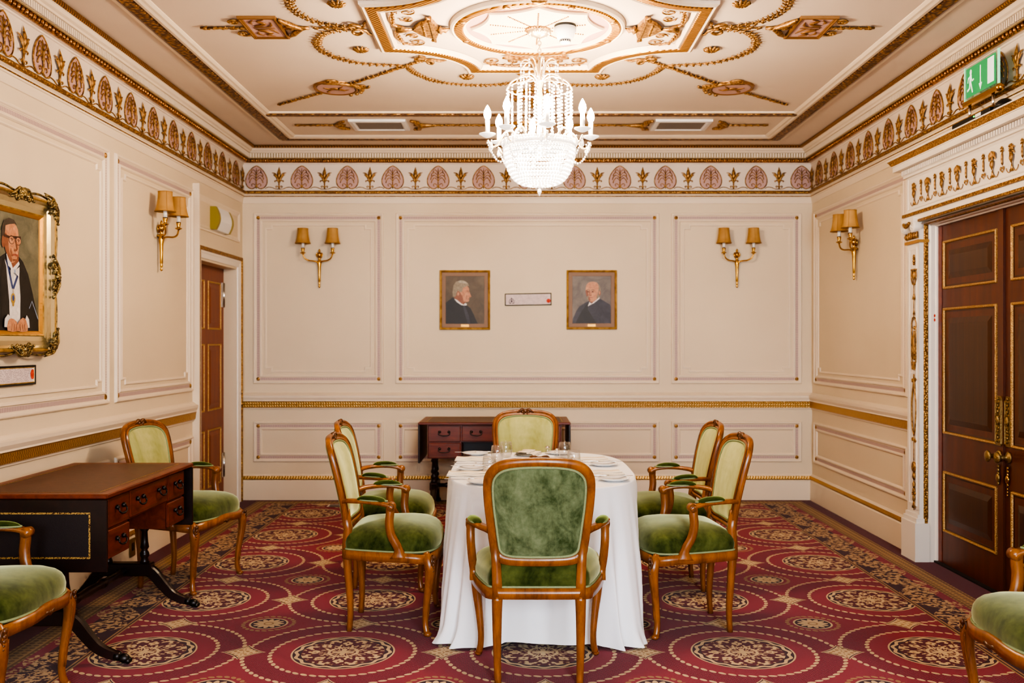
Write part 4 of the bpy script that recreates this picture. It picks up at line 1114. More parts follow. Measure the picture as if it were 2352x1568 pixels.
        for i,(zz,rr) in enumerate(((.395,.012),(.375,.011),(.358,.010),(.342,.008),(.328,.006))):
            g.ell((s*(.285+.002*i),.232-.0005*i,zz),rr,rr*.8,rr,8,5)
        for k in (-1,1): g.tube(cr([(s*.282+k*.012,.226,.40),(s*.285+k*.02,.224,.375),(s*.283+k*.010,.230,.335)],4),[.006,.006,.003],6)
        g.build('knee_carving',Wd,L)
        l=MB(); l.tube(cr([(s*.176,-.214,.38),(s*.177,-.209,.30),(s*.177,-.200,.18),(s*.176,-.197,.09),(s*.173,-.203,.0)],4),[.0235,.021,.018,.0155,.0145],10,flat=(1,1.05))
        l.build('leg',W,t)
        # arm
        a=MB()
        arm=cr([(s*.195,yb(.655,.2)+.004,.655),(s*.215,-.205,.662),(s*.245,-.165,.666),(s*.275,-.10,.668),(s*.292,-.035,.664),(s*.298,.012,.654),(s*.298,.034,.640)],4)
        a.sweep(arm,[(-.016,-.010),(.016,-.010),(.019,0),(.013,.010),(0,.008),(-.013,.010),(-.019,0)],(0,0,1),False,[1.15-.15*math.sin(i/(len(arm)-1)*PI)+.12*(i/(len(arm)-1)) for i in range(len(arm))],smooth=True)
        post=cr([(s*.298,.020,.652),(s*.300,.020,.615),(s*.299,.016,.565),(s*.295,.026,.505),(s*.291,.052,.455),(s*.287,.062,.425),(s*.286,.062,.39)],4)
        a.sweep(post,[(-.015,-.018),(.015,-.018),(.018,0),(.013,.015),(0,.020),(-.013,.015),(-.018,0)],(0,1,0),False,[1.1,1.05]+[1.05]*(len(post)-8)+[(1.1,1.15),(1.1,1.3),(1.1,1.5),(1.12,1.75),(1.15,2.0),(1.15,2.4)],smooth=True)
        a.tube([(s*.278,.026,.646),(s*.3195,.026,.646)],.0225,14)
        A=a.build('arm',W,t)
        g=MB()
        pts=[]; 
        for i in range(22):
            q=i/21; an=PI*.7-q*2*PI*1.35; rr=.0185*(1-.72*q)
            pts.append((s*.3203,.026+rr*math.cos(an),.646+rr*math.sin(an)))
        g.tube(pts,.0019,5); g.tube(cr([(s*.309,-.02,.655),(s*.314,-.002,.650),(s*.3185,.010,.634)],3),.0018,5)
        g.build('scroll_carving',Wd,A)
        g=MB(); pp=[(s*.256,-.146,.668),(s*.259,-.140,.676),(s*.266,-.122,.682),(s*.277,-.09,.684),(s*.286,-.055,.682),(s*.292,-.022,.675),(s*.295,-.006,.667),(s*.296,-.001,.660)]
        g.tube(cr(pp,3),[.004,.016,.021,.0225,.0225,.021,.014,.004],12,flat=(1.0,.62),up=(0,0,1)); P_=g.build('arm_pad',M['velvet_pad'],A)
        g=MB()
        n=26; ring_=[]
        for i in range(n):
            an=2*PI*i/n; u=math.cos(an); w_=math.sin(an); yy=-.065+.070*u; xx=.281+.10*(yy+.065)*1.6*.9+.0225*w_
            ring_.append((s*xx,yy,.674-.02*(yy+.065)))
        g.tube(ring_,.0042,5,True); g.build('braid_trim',M['braid'],A)
    return t
CH=[ # label, x, y, facing angle
 ('green velvet armchair at the near end of the white table, its back to the viewer',.088,4.425,0.0),
 ('green velvet armchair at the far end of the white table, facing the viewer',.052,6.72,PI),
 ('nearer green velvet armchair on the left side of the white dining table',-.645,5.186,-PI/2-.01),
 ('farther green velvet armchair on the left side of the white dining table',-.765,6.06,-PI/2+.02),
 ('nearer green velvet armchair on the right side of the white dining table',.846,5.152,PI/2+.09),
 ('farther green velvet armchair on the right side of the white dining table',.875,5.98,PI/2+.03),
 ('green velvet armchair against the left wall behind the leather topped writing table',-2.0,6.02,-PI/2-.22),
 ('green velvet armchair cut off at the lower left corner before the writing table',-2.11,3.93,-PI/2),
 ('green velvet armchair cut off at the lower right corner before the double door',1.915,3.49,PI/2),
]
c0=make_chair(CH[0][0],(CH[0][1],CH[0][2],0),CH[0][3])
for l,x,y,a in CH[1:]: dup(c0,l,loc=(x,y,0),rz=a)
# ---------- dining table under its cloth
TX,TY,TA,TB,TZ=.125,5.47,.485,.775,.762
def sup(a,hx,hy,e=3.2):
    c,s=math.cos(a),math.sin(a)
    return (hx*math.copysign(abs(c)**(2/e),c),hy*math.copysign(abs(s)**(2/e),s))
t=thing('dining_table','oblong dining table hidden under the white tablecloth','table',loc=(TX,TY,0))
b=MB(); b.prism([sup(2*PI*i/64,TA-.01,TB-.01) for i in range(64)],TZ-.034,TZ-.004); b.build('tabletop',M['mahogany'],t)
for sx in (-1,1):
    for sy in (-1,1):
        b=MB(); b.lathe([(.03,0),(.022,.02),(.028,.3),(.035,.6),(.035,TZ-.034)],12,(sx*.32,sy*.55,0)); b.build('leg',M['mahogany_dark'],t)
# cloth
rnd=random.Random(5); NA=360
FO=[(rnd.uniform(0,2*PI),k,rnd.uniform(.5,1)) for k in (19,25,31,43)]
def fold(a):
    v=sum(w*math.sin(k*a+p+.8*math.sin(3*a+p)) for p,k,w in FO)/2.2
    return v
b=MB(); rings=[]
for q in (.02,.3,.6,.85,.97): rings.append([(TX+sup(2*PI*i/NA,TA*q,TB*q)[0],TY+sup(2*PI*i/NA,TA*q,TB*q)[1],TZ+.0015) for i in range(NA)])
for r_,z_ in ((.0,.0015),(.004,.0005),(.007,-.003),(.009,-.009)):
    rings.append([(TX+sup(2*PI*i/NA,TA-.003+r_,TB-.003+r_)[0],TY+sup(2*PI*i/NA,TA-.003+r_,TB-.003+r_)[1],TZ+z_) for i in range(NA)])
def skirt(a,k):
    """k: 0 at the table edge, 1 at the hem"""
    f=fold(a); g=k**.85
    corner=abs(math.sin(2*a))**3
    out=.008+g*(.026+.032*f*(.35+.65*k))+corner*g*.075
    lift=.012+.022*max(0,math.sin(9*a+1.3)*math.sin(4*a))+.02*math.exp(-((((a-1.5*PI+.06)+PI)%(2*PI)-PI)/.16)**2)
    z=(TZ-.009)*(1-k)+lift*k
    # slack cloth breaking on the floor
    if k>.86:
        e=(k-.86)/.14; out+=e*e*.05*corner*(.6+.4*math.sin(31*a)); 
    x,y=sup(a,TA+.003,TB+.003); L=math.hypot(x/TA**1,y/TB**1)
    nx,ny=x/TA**2*(1),y/TB**2; l=math.hypot(nx,ny); 
    X,Y=TX+x+nx/l*out,TY+y+ny/l*out
    for _,cx,cy,an in CH[:6]:      # the chairs pushed up to the table press the cloth in
        fx,fy=-math.sin(an),math.cos(an); fw=(X-cx)*fx+(Y-cy)*fy; la=abs(-(X-cx)*fy+(Y-cy)*fx)
        if fw<.27 and la<.42 and z<.70:
            w=min(1,(.42-la)/.10)*min(1,(.70-z)/.14); w=w*w*(3-2*w); d=(.27-fw)*w
            X+=fx*d; Y+=fy*d
    return (X,Y,z)
for i in range(1,27):
    k=i/26; rings.append([skirt(2*PI*j/NA,k) for j in range(NA)])
b.loft(rings,0,True,True,True,False)
cl=b.build('tablecloth',M['linen']); tag(cl,'floor length white tablecloth draped over the dining table','tablecloth')
ZT=TZ+.0018
# plates, knives, napkins, glasses
def plate():
    t=thing('side_plate','','plate',group='white side plates on the dining table')
    b=MB(); b.lathe([(0,.0),(.045,0),(.050,.003),(.062,.006),(.080,.014),(.081,.016),(.079,.0165),(.060,.009),(.046,.006),(0,.0055)],32); b.build('plate_body',M['china'],t)
    return t
def knife():
    t=thing('table_knife','','knife',group='steel table knives on the dining table')
    b=MB(); b.tube([(-.11,0,.004),(-.09,0,.005),(-.05,0,.0052),(-.012,0,.0042),(0,0,.0035)],[.004,.0065,.0062,.0045,.004],8,flat=(1,.62)); b.build('handle',M['steel'],t)
    b=MB(); b.prism([(0,-.004),(.02,-.008),(.09,-.0095),(.118,-.006),(.122,.002),(.118,.006),(0,.005)],.0025,.0042); b.build('blade',M['steel'],t)
    return t
def napkin():
    t=thing('napkin','','napkin',group='folded cream napkins on the dining table')
    b=MB()
    for i,(w,d) in enumerate(((.105,.075),(.103,.072),(.100,.045))):
        n=14; z0=.001+i*.0045
        top=[]; 
        for yy in (-d,-d*.96,d*.96,d):
            r_=[(-w+2*w*j/n,yy+(i==2)*.02,z0+(.0012 if abs(yy)==d else .0042)+.0012*math.sin(j*.9+i)) for j in range(n+1)]
            top.append(r_)
        b.loft(top,0,False,True)
        b.tube([(-w+2*w*j/n,-d+(i==2)*.02,z0+.0022+.0012*math.sin(j*.9+i)) for j in range(n+1)],.0022,6)
        b.tube([(-w+2*w*j/n,d+(i==2)*.02,z0+.0022+.0012*math.sin(j*.9+i)) for j in range(n+1)],.0022,6)
    b.build('folded_cloth',M['napkin_cloth'],t); return t
def glass():
    t=thing('water_glass','','glass',group='stemless glasses on the dining table')
    o=[(0,.0),(.024,0),(.030,.004),(.036,.022),(.0385,.042),(.0365,.066),(.0325,.092)]
    i_=[(.0315,.092),(.0355,.066),(.0373,.042),(.0348,.022),(.028,.009),(0,.0075)]
    b=MB(); b.lathe(o+i_,28); b.build('bowl',M['glass'],t); return t
def shaker():
    t=thing('salt_shaker','','shaker')
    b=MB(); b.lathe([(.016,0),(.018,.003),(.015,.03),(.013,.034),(0,.034)],12); b.build('glass_body',M['glass'],t)
    b=MB(); b.lathe([(.0145,.0345),(.0145,.040),(.010,.047),(0,.048)],14); b.build('metal_cap',M['steel'],t); return t
def spread(fn,items,gl=None):
    first=None
    for lab,x,y,rz,z in items:
        if first is None: first=fn(); o=first; o['label']=lab; o.location=(x,y,ZT+z); o.rotation_euler=(0,0,rz)
        else: o=dup(first,lab,loc=(x,y,ZT+z),rz=rz)
        yield o
list(spread(plate,[('white side plate at the far left place of the dining table',-.262,6.10,0,0),('white side plate at the near left place of the dining table',-.250,5.36,0,0),
 ('white side plate at the far right place of the dining table',.475,5.56,0,0),('white side plate at the near right place of the dining table',.475,4.955,0,0),
 ('white side plate at the far end of the dining table, by the shakers',.255,6.13,0,0),('white side plate mostly hidden behind the nearest chair at the near left corner',-.168,4.85,0,0)]))
KN=list(spread(knife,[('steel knife across the far left side plate',-.265,6.07,PI,.017),('steel knife beside the far left napkin',-.245,5.66,PI,0),('steel knife across the near left side plate',-.245,5.40,PI,.017),('steel knife beside the near left napkin',-.25,5.00,PI,0),
 ('steel knife across the far right side plate',.46,5.60,0.0,.017),('steel knife across the near right side plate',.455,5.0,0.0,.017)]))
NAPS=list(spread(napkin,[('folded cream napkin at the far left place, between two knives',-.262,5.83,0,0),('folded cream napkin at the near left place, between two knives',-.262,5.17,0,0),
 ('folded cream napkin at the far right place, beyond the plate',.42,5.80,.15,0),('folded cream napkin at the near right place, beyond the plate',.44,5.20,.12,0),
 ('folded cream napkin before the chair at the far end of the dining table',.06,6.08,PI/2-.3,0)]))
list(spread(glass,[('clear tumbler second from the left on the dining table',-.120,5.76,0,0),('clear tumbler behind its twin, left of the napkin at the far end',-.073,5.98,0,0),
 ('clear tumbler on the right of the dining table, the farther of two',.279,5.96,0,0),('clear tumbler on the right of the dining table, the nearer of two',.308,5.52,0,0),
 ('clear tumbler farthest left, half hidden by the nearest chair',-.150,5.25,0,0)]))
NAPS[-1].scale=(.9,.8,1.7)
sh=list(spread(shaker,[('small glass shaker, left of the pair at the far end of the table',.182,6.17,0,0),('small glass shaker with metal cap, right of the pair by the far end plate',.150+.105-.02,6.02,0,0)]))
sh[1].name='pepper_shaker'

# ---------- writing tables with hanging end leaves; local: x along the length, front at -y, origin on the floor
def make_desk(label,loc,rz):
    t=thing('writing_table',label,'desk',loc=loc,rz=rz,group='leather topped writing tables')
    W,D=M['mahogany'],M['mahogany_dark']
    L,Dp,Z=.585,.335,.78
    b=MB(); b.bbox(-L,L,-Dp,Dp,Z-.022,Z,.005); tp=b.build('top',M['mahogany'],t)
    b=MB(); b.add([(-L+.05,-Dp+.05,Z+.0004),(L-.05,-Dp+.05,Z+.0004),(L-.05,Dp-.05,Z+.0004),(-L+.05,Dp-.05,Z+.0004)],[(0,1,2,3)]); lt=b.build('leather_inset',M['leather_top'],tp)
    b=MB(); b.mould([(-L+.058,-Dp+.058),(L-.058,-Dp+.058),(L-.058,Dp-.058),(-L+.058,Dp-.058)],[(0,Z+.0008),(.007,Z+.0008)]); b.build('gold_tooling',M['gold_tooling'],lt)
    c=MB()
    by0,by1=-Dp+.03,Dp-.03
    c.box(-.515,.515,by0+.012,by1,.61,Z-.022)
    for s in (-1,1): c.box(min(s*.515,s*.255),max(s*.515,s*.255),by0+.012,by1,.47,.61)
    c.box(-.515,.515,by0+.006,by0+.012,.745,Z-.022); 
    c.build('carcass',W,t)
    c=MB(); c.box(-.25,.25,by0+.20,by0+.21,.50,.61); c.build('kneehole_back',D,t)
    def handle(b,x,z):
        for s in (-1,1): b.lathe([(.013,0),(.013,.003),(.006,.006),(.006,.016),(.009,.018),(0,.022)],10,(0,0,0)) if False else b.ell((x+s*.036,by0-.010,z+.010),.012,.012,.012,8,5)
        pts=cr([(x-.036,by0-.016,z+.010),(x-.043,by0-.022,z-.006),(x-.026,by0-.026,z-.018),(x,by0-.026,z-.021),(x+.026,by0-.026,z-.018),(x+.043,by0-.022,z-.006),(x+.036,by0-.016,z+.010)],4)
        b.tube(pts,[.0035,.0045,.004,.006,.004,.0045,.0035],6)
    for (x0,x1,z0,z1,hs) in ((-.512,-.258,.612,.752,(-.385,)),(-.512,-.258,.474,.606,(-.385,)),(-.252,.252,.616,.752,(-.14,.14)),(.258,.512,.612,.752,(.385,)),(.258,.512,.474,.606,(.385,))):
        b=MB(); b.bbox(x0+.003,x1-.003,by0-.002,by0+.014,z0+.002,z1-.002,.004); d=b.build('drawer',W,t)
        b=MB(); b.mould([(x0+.016,z0+.014),(x1-.016,z0+.014),(x1-.016,z1-.014),(x0+.016,z1-.014)],[(0,0),(.003,0)]); 
        b.v=[(x,by0-.0026,z) for x,z,_ in b.v]; b.build('string_inlay',M['honey_dark'],d)
        for hx in hs:
            b=MB(); handle(b,hx,(z0+z1)/2+.005); b.build('handle',M['iron'],d)
    for s in (-1,1):
        b=MB(); xa,xb=(s*L-.016,s*L) if s>0 else (s*L,s*L+.016); b.bbox(xa,xb,-Dp+.002,Dp-.002,.435,Z-.024,.003); lf=b.build('drop_leaf',D,t)
        o=s*(L+.0006); rc=[(-Dp+.075,.495),(Dp-.075,.495),(Dp-.075,.70),(-Dp+.075,.70)]
        b=MB(); b.mould(rc,[(0,0),(.008,0)]); b.v=[(o,y,z) for y,z,_ in b.v]; b.build('gold_tooling',M['gold_tooling'],lf)
        b=MB(); b.add([(s*(L+.0004),y,z) for y,z in rc],[(0,1,2,3)]); b.build('leather_inset',M['leather_dark'],lf)
        # trestle end: two turned columns on a block with two sabre feet
        xs=s*.48
        for yy in (-.10,.10):
            b=MB(); b.lathe([(.026,.47),(.026,.455),(.018,.445),(.026,.43),(.016,.415),(.019,.36),(.024,.33),(.015,.315),(.024,.30),(.026,.285),(.018,.27),(.024,.255),(.024,.245)][::-1],14,(xs,yy,0)); b.build('turned_column',D,t)
        b=MB(); b.bbox(xs-.032,xs+.032,-.145,.145,.175,.246,.006); b.build('trestle_block',D,t)
        for f in (-1,1):
            b=MB(); pts=cr([(xs,f*.10,.215),(xs,f*.15,.185),(xs,f*.20,.125),(xs,f*.25,.072),(xs,f*.31,.042),(xs,f*.345,.035)],4)
            b.sweep(pts,[(-.022,-.026),(.022,-.026),(.022,.024),(.012,.030),(-.012,.030),(-.022,.024)],(0,0,1),False,[1.15-.5*i/(len(pts)-1) for i in range(len(pts))]); fl=b.build('sabre_foot',D,t)
            b=MB(); b.tube([(xs,f*.325,.034),(xs,f*.35,.032)],[.020,.021],10)
            b.ell((xs,f*.368,.024),.022,.026,.022,10,6)
            for q in (-1,0,1): b.ell((xs+q*.012,f*.388,.014),.009,.012,.013,8,5)
            b.build('paw_cap',M['iron'],fl)
    b=MB(); pr=[(.017,-.45),(.017,-.40),(.024,-.385),(.017,-.37),(.020,-.2),(.026,-.17),(.018,-.155),(.024,-.14),(.019,-.12),(.023,0)]
    pr=pr+[(r,-z) for r,z in pr[-2::-1]]
    q=MB(Matrix.Translation((0,0,.205))@Matrix.Rotation(PI/2,4,'Y')); q.lathe(pr,12); q.build('stretcher',D,t)
    return t
d0=make_desk('mahogany writing table with red brown leather top against the left wall',(-2.15,4.985,0),PI/2)
d1=dup(d0,'mahogany writing table against the back wall, behind the far end chair',loc=(-.20,8.72,0),rz=0); d1.scale=(1.1,1,1)
# ---------- two-arm wall sconces; local x along the wall, y up, z out
def make_sconce(label,T):
    t=thing('wall_sconce',label,'wall light',T=T,group='brass wall sconces')
    b=MB(); R_=Matrix.Rotation(-PI/2,4,'X')
    def lat(prof,c,n=14,mat=0):
        q=MB(Matrix.Translation(c)@R_); q.lathe(prof,n); return q
    def join(b,q): 
        o=len(b.v); b.v+=q.v; b.f+=[tuple(i+o for i in f) for f in q.f]; b.m+=q.m; b.s+=q.s
    join(b,lat([(.0,0),(.008,.006),(.010,.014),(.005,.024),(.008,.03),(.010,.04),(.007,.05),(.011,.06),(.011,.12),(.014,.19),(.020,.225),(.018,.245),(.012,.262),(.010,.275),(.016,.285),(.024,.30),(.022,.315),(.012,.328),(.008,.336),(.011,.345),(.004,.356),(0,.362)],(0,0,.03)))
    b.ell((0,.30,.012),.026,.032,.012,10,6); b.tube([(0,.25,.03),(0,.25,0)],.012,8)
    for s in (-1,1): b.tube(cr([(s*.018,.285,.03),(s*.028,.305,.03),(s*.020,.325,.028)],3),.005,6)
    b.build('backplate',M['brass'],t)
    for s in (-1,1):
        b=MB(); b.tube(cr([(0,.215,.035),(s*.02,.240,.045),(s*.05,.247,.06),(s*.085,.250,.085),(s*.118,.268,.10),(s*.136,.305,.105)],5),[.009,.0075,.0065,.0065,.0065,.006],8)
        a=b.build('arm',M['brass'],t)
        c=(s*.136,.305,.105)
        lat([(.004,0),(.010,.003),(.024,.010),(.026,.014),(.012,.018),(.011,.026),(.016,.045),(.017,.058),(0,.058)],c).build('candle_cup',M['brass'],a)
        lat([(.0135,.058),(.0135,.105),(.010,.108),(0,.108)],c,12).build('candle_tube',M['candle_white'],a)
        pr=[(.070,.098),(.0665,.108),(.060,.130),(.054,.165),(.050,.20),(.0485,.236)]
        n=24
        q=MB(Matrix.Translation(c)@R_); q.loft([[(r*math.cos(2*PI*i/n),r*math.sin(2*PI*i/n),z) for i in range(n)] for r,z in pr],0,True,True)
        q.loft([[((r-.0015)*math.cos(2*PI*i/n),(r-.0015)*math.sin(2*PI*i/n),z) for i in range(n)] for r,z in pr],0,True,True)
        sh=q.build('lamp_shade',M['shade_silk'],a,nrm=False)
        q=MB(Matrix.Translation(c)@R_)
        for r,z in ((.0703,.099),(.0488,.235)): q.tube([(r*math.cos(2*PI*i/n),r*math.sin(2*PI*i/n),z) for i in range(n)],.0022,6,True)
        for i in range(6):
            an=PI/6+i*PI/3; q.tube([((r+.0006)*math.cos(an),(r+.0006)*math.sin(an),z) for r,z in pr],.0012,5)
        q.build('shade_trim',M['shade_rim'],sh)
    return t
s0=make_sconce('brass two arm wall sconce with gold shades on the back wall, left of the portraits',wallT('back',-1.832,1.955))
dup(s0,'brass two arm wall sconce with gold shades on the back wall, right of the portraits',T=wallT('back',2.018,1.957))
dup(s0,'brass two arm wall sconce with gold shades on the left wall, beside the small door',T=wallT('left',7.035,1.955))
dup(s0,'brass two arm wall sconce with gold shades on the right wall, beside the double door',T=wallT('right',-7.975,1.952))

# ---------- pictures (local x right, y up, z out; origin at the lower middle of the frame)
def el(cx,cy,rx,ry,n=20): return [(cx+x,cy+y) for x,y in circ(n,rx,ry)]
class Paint:
    def __init__(s,w,h): s.b=MB(); s.w=w; s.h=h; s.mats=[]; s.k=0; s.z=.0
    def mat(s,n):
        if M[n] not in s.mats: s.mats.append(M[n])
        return s.mats.index(M[n])
    def poly(s,n,pts,smooth=0):
        if smooth: pts=cr(pts,smooth,True)
        s.k+=1; z=s.z+.00025*s.k
        s.b.add([((u-.5)*s.w,v*s.h,z) for u,v in pts],[tuple(range(len(pts)))],s.mat(n))
    def line(s,n,pts,w):
        s.k+=1; s.b.ribbon([((u-.5)*s.w,v*s.h) for u,v in pts],w,s.z+.00025*s.k,s.mat(n))
BG=[(0,0),(1,0),(1,1),(0,1)]
def frame_plain(label,T,fw,fh,paintfn,plate=True):
    t=thing('framed_portrait',label,'painting',T=T,group='portraits on the back wall')
    rc=[(-fw/2,0),(fw/2,0),(fw/2,fh),(-fw/2,fh)]
    b=MB(); b.mould(rc,[(0,0),(0,.022),(.006,.028),(.014,.024),(.020,.014),(.021,.008)]); fr=b.build('gilt_frame',M['gilt_frame'],t)
    b=MB(); b.mould(rc,[(.020,.010),(.052,.010)]); b.mould(rc,[(.052,.010),(.055,.008)]); b.build('slip_mount',M['mauve_slip'],fr)
    pw,ph=fw-.108,fh-.108
    p=Paint(pw,ph); paintfn(p)
    p.b.build('painting',p.mats,t,T=Matrix.Translation((0,.054,.0062)),nrm=False)
    b=MB(); b.bbox(-.038,.038,.024,.050,.010,.0125,.001); b.build('name_plate',M['gold_plain'],fr)
    return t
def paint_profile(p):
    p.poly('oil_brown',BG)
    p.poly('oil_black',[(0,0),(0,.44),(.08,.49),(.19,.56),(.30,.47),(.42,.41),(.55,.385),(.64,.33),(.74,.17),(.83,0)],0)
    p.poly('oil_navy',[(.44,.40),(.50,.39),(.60,.17),(.64,.0),(.58,.0),(.50,.2)],0)
    p.poly('oil_skin_shade',[(.21,.56),(.25,.66),(.5,.62),(.52,.44),(.42,.40),(.3,.47)],0)
    p.poly('oil_skin',[(.28,.62),(.33,.74),(.44,.80),(.56,.80),(.605,.74),(.61,.68),(.63,.64),(.665,.575),(.655,.56),(.61,.56),(.615,.53),(.60,.515),(.61,.49),(.585,.465),(.53,.455),(.42,.48),(.34,.54)],0)
    p.poly('oil_skin_shade',[(.28,.62),(.36,.66),(.44,.56),(.46,.48),(.42,.48),(.34,.54)],3)
    p.poly('oil_hair_grey',[(.19,.56),(.18,.68),(.20,.80),(.27,.885),(.38,.91),(.50,.895),(.58,.85),(.605,.79),(.56,.80),(.50,.77),(.45,.76),(.43,.68),(.37,.66),(.33,.70),(.29,.62),(.25,.57)],0)
    p.poly('oil_hair_light',[(.30,.88),(.38,.91),(.50,.895),(.575,.84),(.5,.85),(.38,.86)],3)
    p.poly('oil_skin_shade',el(.325,.625,.045,.06)); p.poly('oil_skin',el(.325,.63,.025,.038))
    p.line('oil_hair_dark',[(.555,.685),(.60,.69),(.615,.685)],.004); p.line('oil_brownline',[(.575,.655),(.60,.655)],.005); p.line('oil_lip',[(.565,.522),(.612,.528)],.005); p.line('oil_skin_shade',[(.545,.60),(.53,.54),(.55,.51)],.005)
    p.poly('oil_white',[(.22,.53),(.30,.50),(.40,.43),(.47,.40),(.50,.44),(.55,.415),(.54,.385),(.47,.385),(.40,.395),(.29,.455)],0)
def paint_bald(p):
    p.poly('oil_grey',BG)
    p.poly('oil_navy',[(0,0),(.02,.11),(.10,.26),(.18,.36),(.36,.45),(.42,.47),(.70,.53),(.86,.455),(.97,.40),(1,.33),(1,0)],0)
    p.poly('oil_black',[(.08,.0),(.2,.2),(.36,.4),(.42,.45),(.40,.30),(.55,.1),(.62,0)],0)
    p.poly('oil_skin_shade',[(.43,.47),(.45,.56),(.66,.56),(.68,.52),(.52,.42)],0)
    p.poly('oil_skin',[(.345,.70),(.36,.80),(.42,.86),(.52,.88),(.62,.865),(.69,.80),(.715,.71),(.70,.62),(.64,.53),(.57,.475),(.50,.455),(.44,.475),(.39,.54),(.355,.62)],2)
    p.poly('oil_skin_shade',[(.345,.70),(.355,.62),(.39,.54),(.44,.475),(.47,.50),(.42,.60),(.39,.70)],3)
    p.poly('oil_hair_grey',[(.66,.84),(.71,.79),(.735,.71),(.73,.63),(.70,.60),(.69,.56),(.66,.53),(.62,.53),(.65,.60),(.67,.68),(.685,.76)],0)
    p.poly('oil_hair_grey',[(.375,.55),(.42,.60),(.415,.50),(.40,.48)],0)
    p.poly('oil_skin_shade',el(.705,.645,.03,.055)); p.poly('oil_skin',el(.702,.65,.018,.038))
    for x in (.405,.525): p.line('oil_hair_dark',[(x-.04,.70),(x,.715),(x+.045,.70)],.0045); p.poly('oil_brownline',el(x,.672,.026,.012,12)); p.line('oil_skin_shade',[(x-.035,.655),(x+.03,.653)],.004)
    p.line('oil_skin_shade',[(.45,.69),(.44,.60),(.46,.59),(.50,.60)],.007); p.line('oil_lip',[(.45,.545),(.53,.548)],.006)
    p.poly('oil_white',[(.40,.36),(.44,.45),(.50,.42),(.62,.50),(.70,.555),(.70,.52),(.56,.43),(.44,.38)],0)
frame_plain('gilt framed portrait of a grey haired man in profile, on the back wall',wallT('back',-.491,1.571),.466,.549,paint_profile)
frame_plain('gilt framed portrait of a bald man in a dark coat, on the back wall',wallT('back',.680,1.574),.466,.547,paint_bald)
def scribble(b,x0,x1,y,amp,mat=0,rr=None,w=.0016,z=.0095):
    rr=rr or random; x=x0; pts=[]
    while x<x1:
        pts.append((x,y+rr.uniform(-amp,amp))); x+=rr.uniform(.0025,.006)
        if rr.random()<.13:
            if len(pts)>1: b.ribbon(pts,w,z,mat)
            pts=[]; x+=.006
    if len(pts)>1: b.ribbon(pts,w,z,mat)
def notice(label,T,w,h,fm,fwid,lines,crest):
    t=thing('framed_notice',label,'framed notice',T=T)
    rc=[(-w/2,0),(w/2,0),(w/2,h),(-w/2,h)]
    b=MB(); b.mould(rc,[(0,0),(0,.014),(.003,.016),(fwid,.014),(fwid+.001,.009)]); fr=b.build('frame',fm,t)
    if crest is None:
        b=MB(); b.mould(rc,[(fwid,.011),(fwid+.004,.0125),(fwid+.006,.009)]); b.build('gold_slip',M['gilt_frame'],fr)
    b=MB(); b.box(-w/2+fwid,w/2-fwid,fwid,h-fwid,.002,.009); pa=b.build('paper_sheet',M['paper'],t)
    b=MB(); rr=random.Random(9); n=lines
    for i in range(n):
        y=h-fwid-.010-(h-2*fwid-.02)*i/(n-1)
        scribble(b,-w/2+fwid+(.075 if crest else .012),w/2-fwid-(.055 if i>n*.35 else .02),y,.0022 if crest else .0026,0,rr,.0011 if crest else .0013)
    if crest:
        cx=-w/2+.062; cy=h*.40
        for s in (-1,1):
            b.ribbon([(cx+s*.006,cy-.022),(cx+s*.022,cy-.016),(cx+s*.020,cy+.006),(cx+s*.010,cy+.018)],.006,.0095); b.ribbon([(cx+s*.024,cy-.024),(cx+s*.004,cy-.025)],.004,.0095)
        b.poly([(cx-.008,cy-.014,.0096),(cx+.008,cy-.014,.0096),(cx+.009,cy+.006,.0096),(cx-.009,cy+.006,.0096)]); b.poly([(x,y,.0097) for x,y in el(cx,cy+.016,.008,.006,10)]); b.poly([(x,y,.0097) for x,y in el(cx,cy+.026,.004,.005,8)])
    b.build('handwriting',M['ink'],pa)
    b=MB(); c=(w/2-fwid-.020,h*.36 if crest else h*.53); b.add([(x,y,.0105) for x,y in el(*c,.020 if crest else .022,.020 if crest else .026,20)],[tuple(range(20))]); b.lathe([(.012,.0105),(.011,.012),(0,.012)],14,(c[0],c[1],0)); b.build('wax_seal',M['red_seal'],pa)
    return t
notice('small framed notice with crest and red seal between the two back wall portraits',wallT('back',.094,1.795)@Matrix.Rotation(.016,4,'Z'),.430,.112,M['green_frame'],.007,6,True)
notice('black framed handwritten notice with red seal below the large gilt portrait',wallT('left',5.0,1.232),.475,.102,M['black_frame'],.009,9,None)

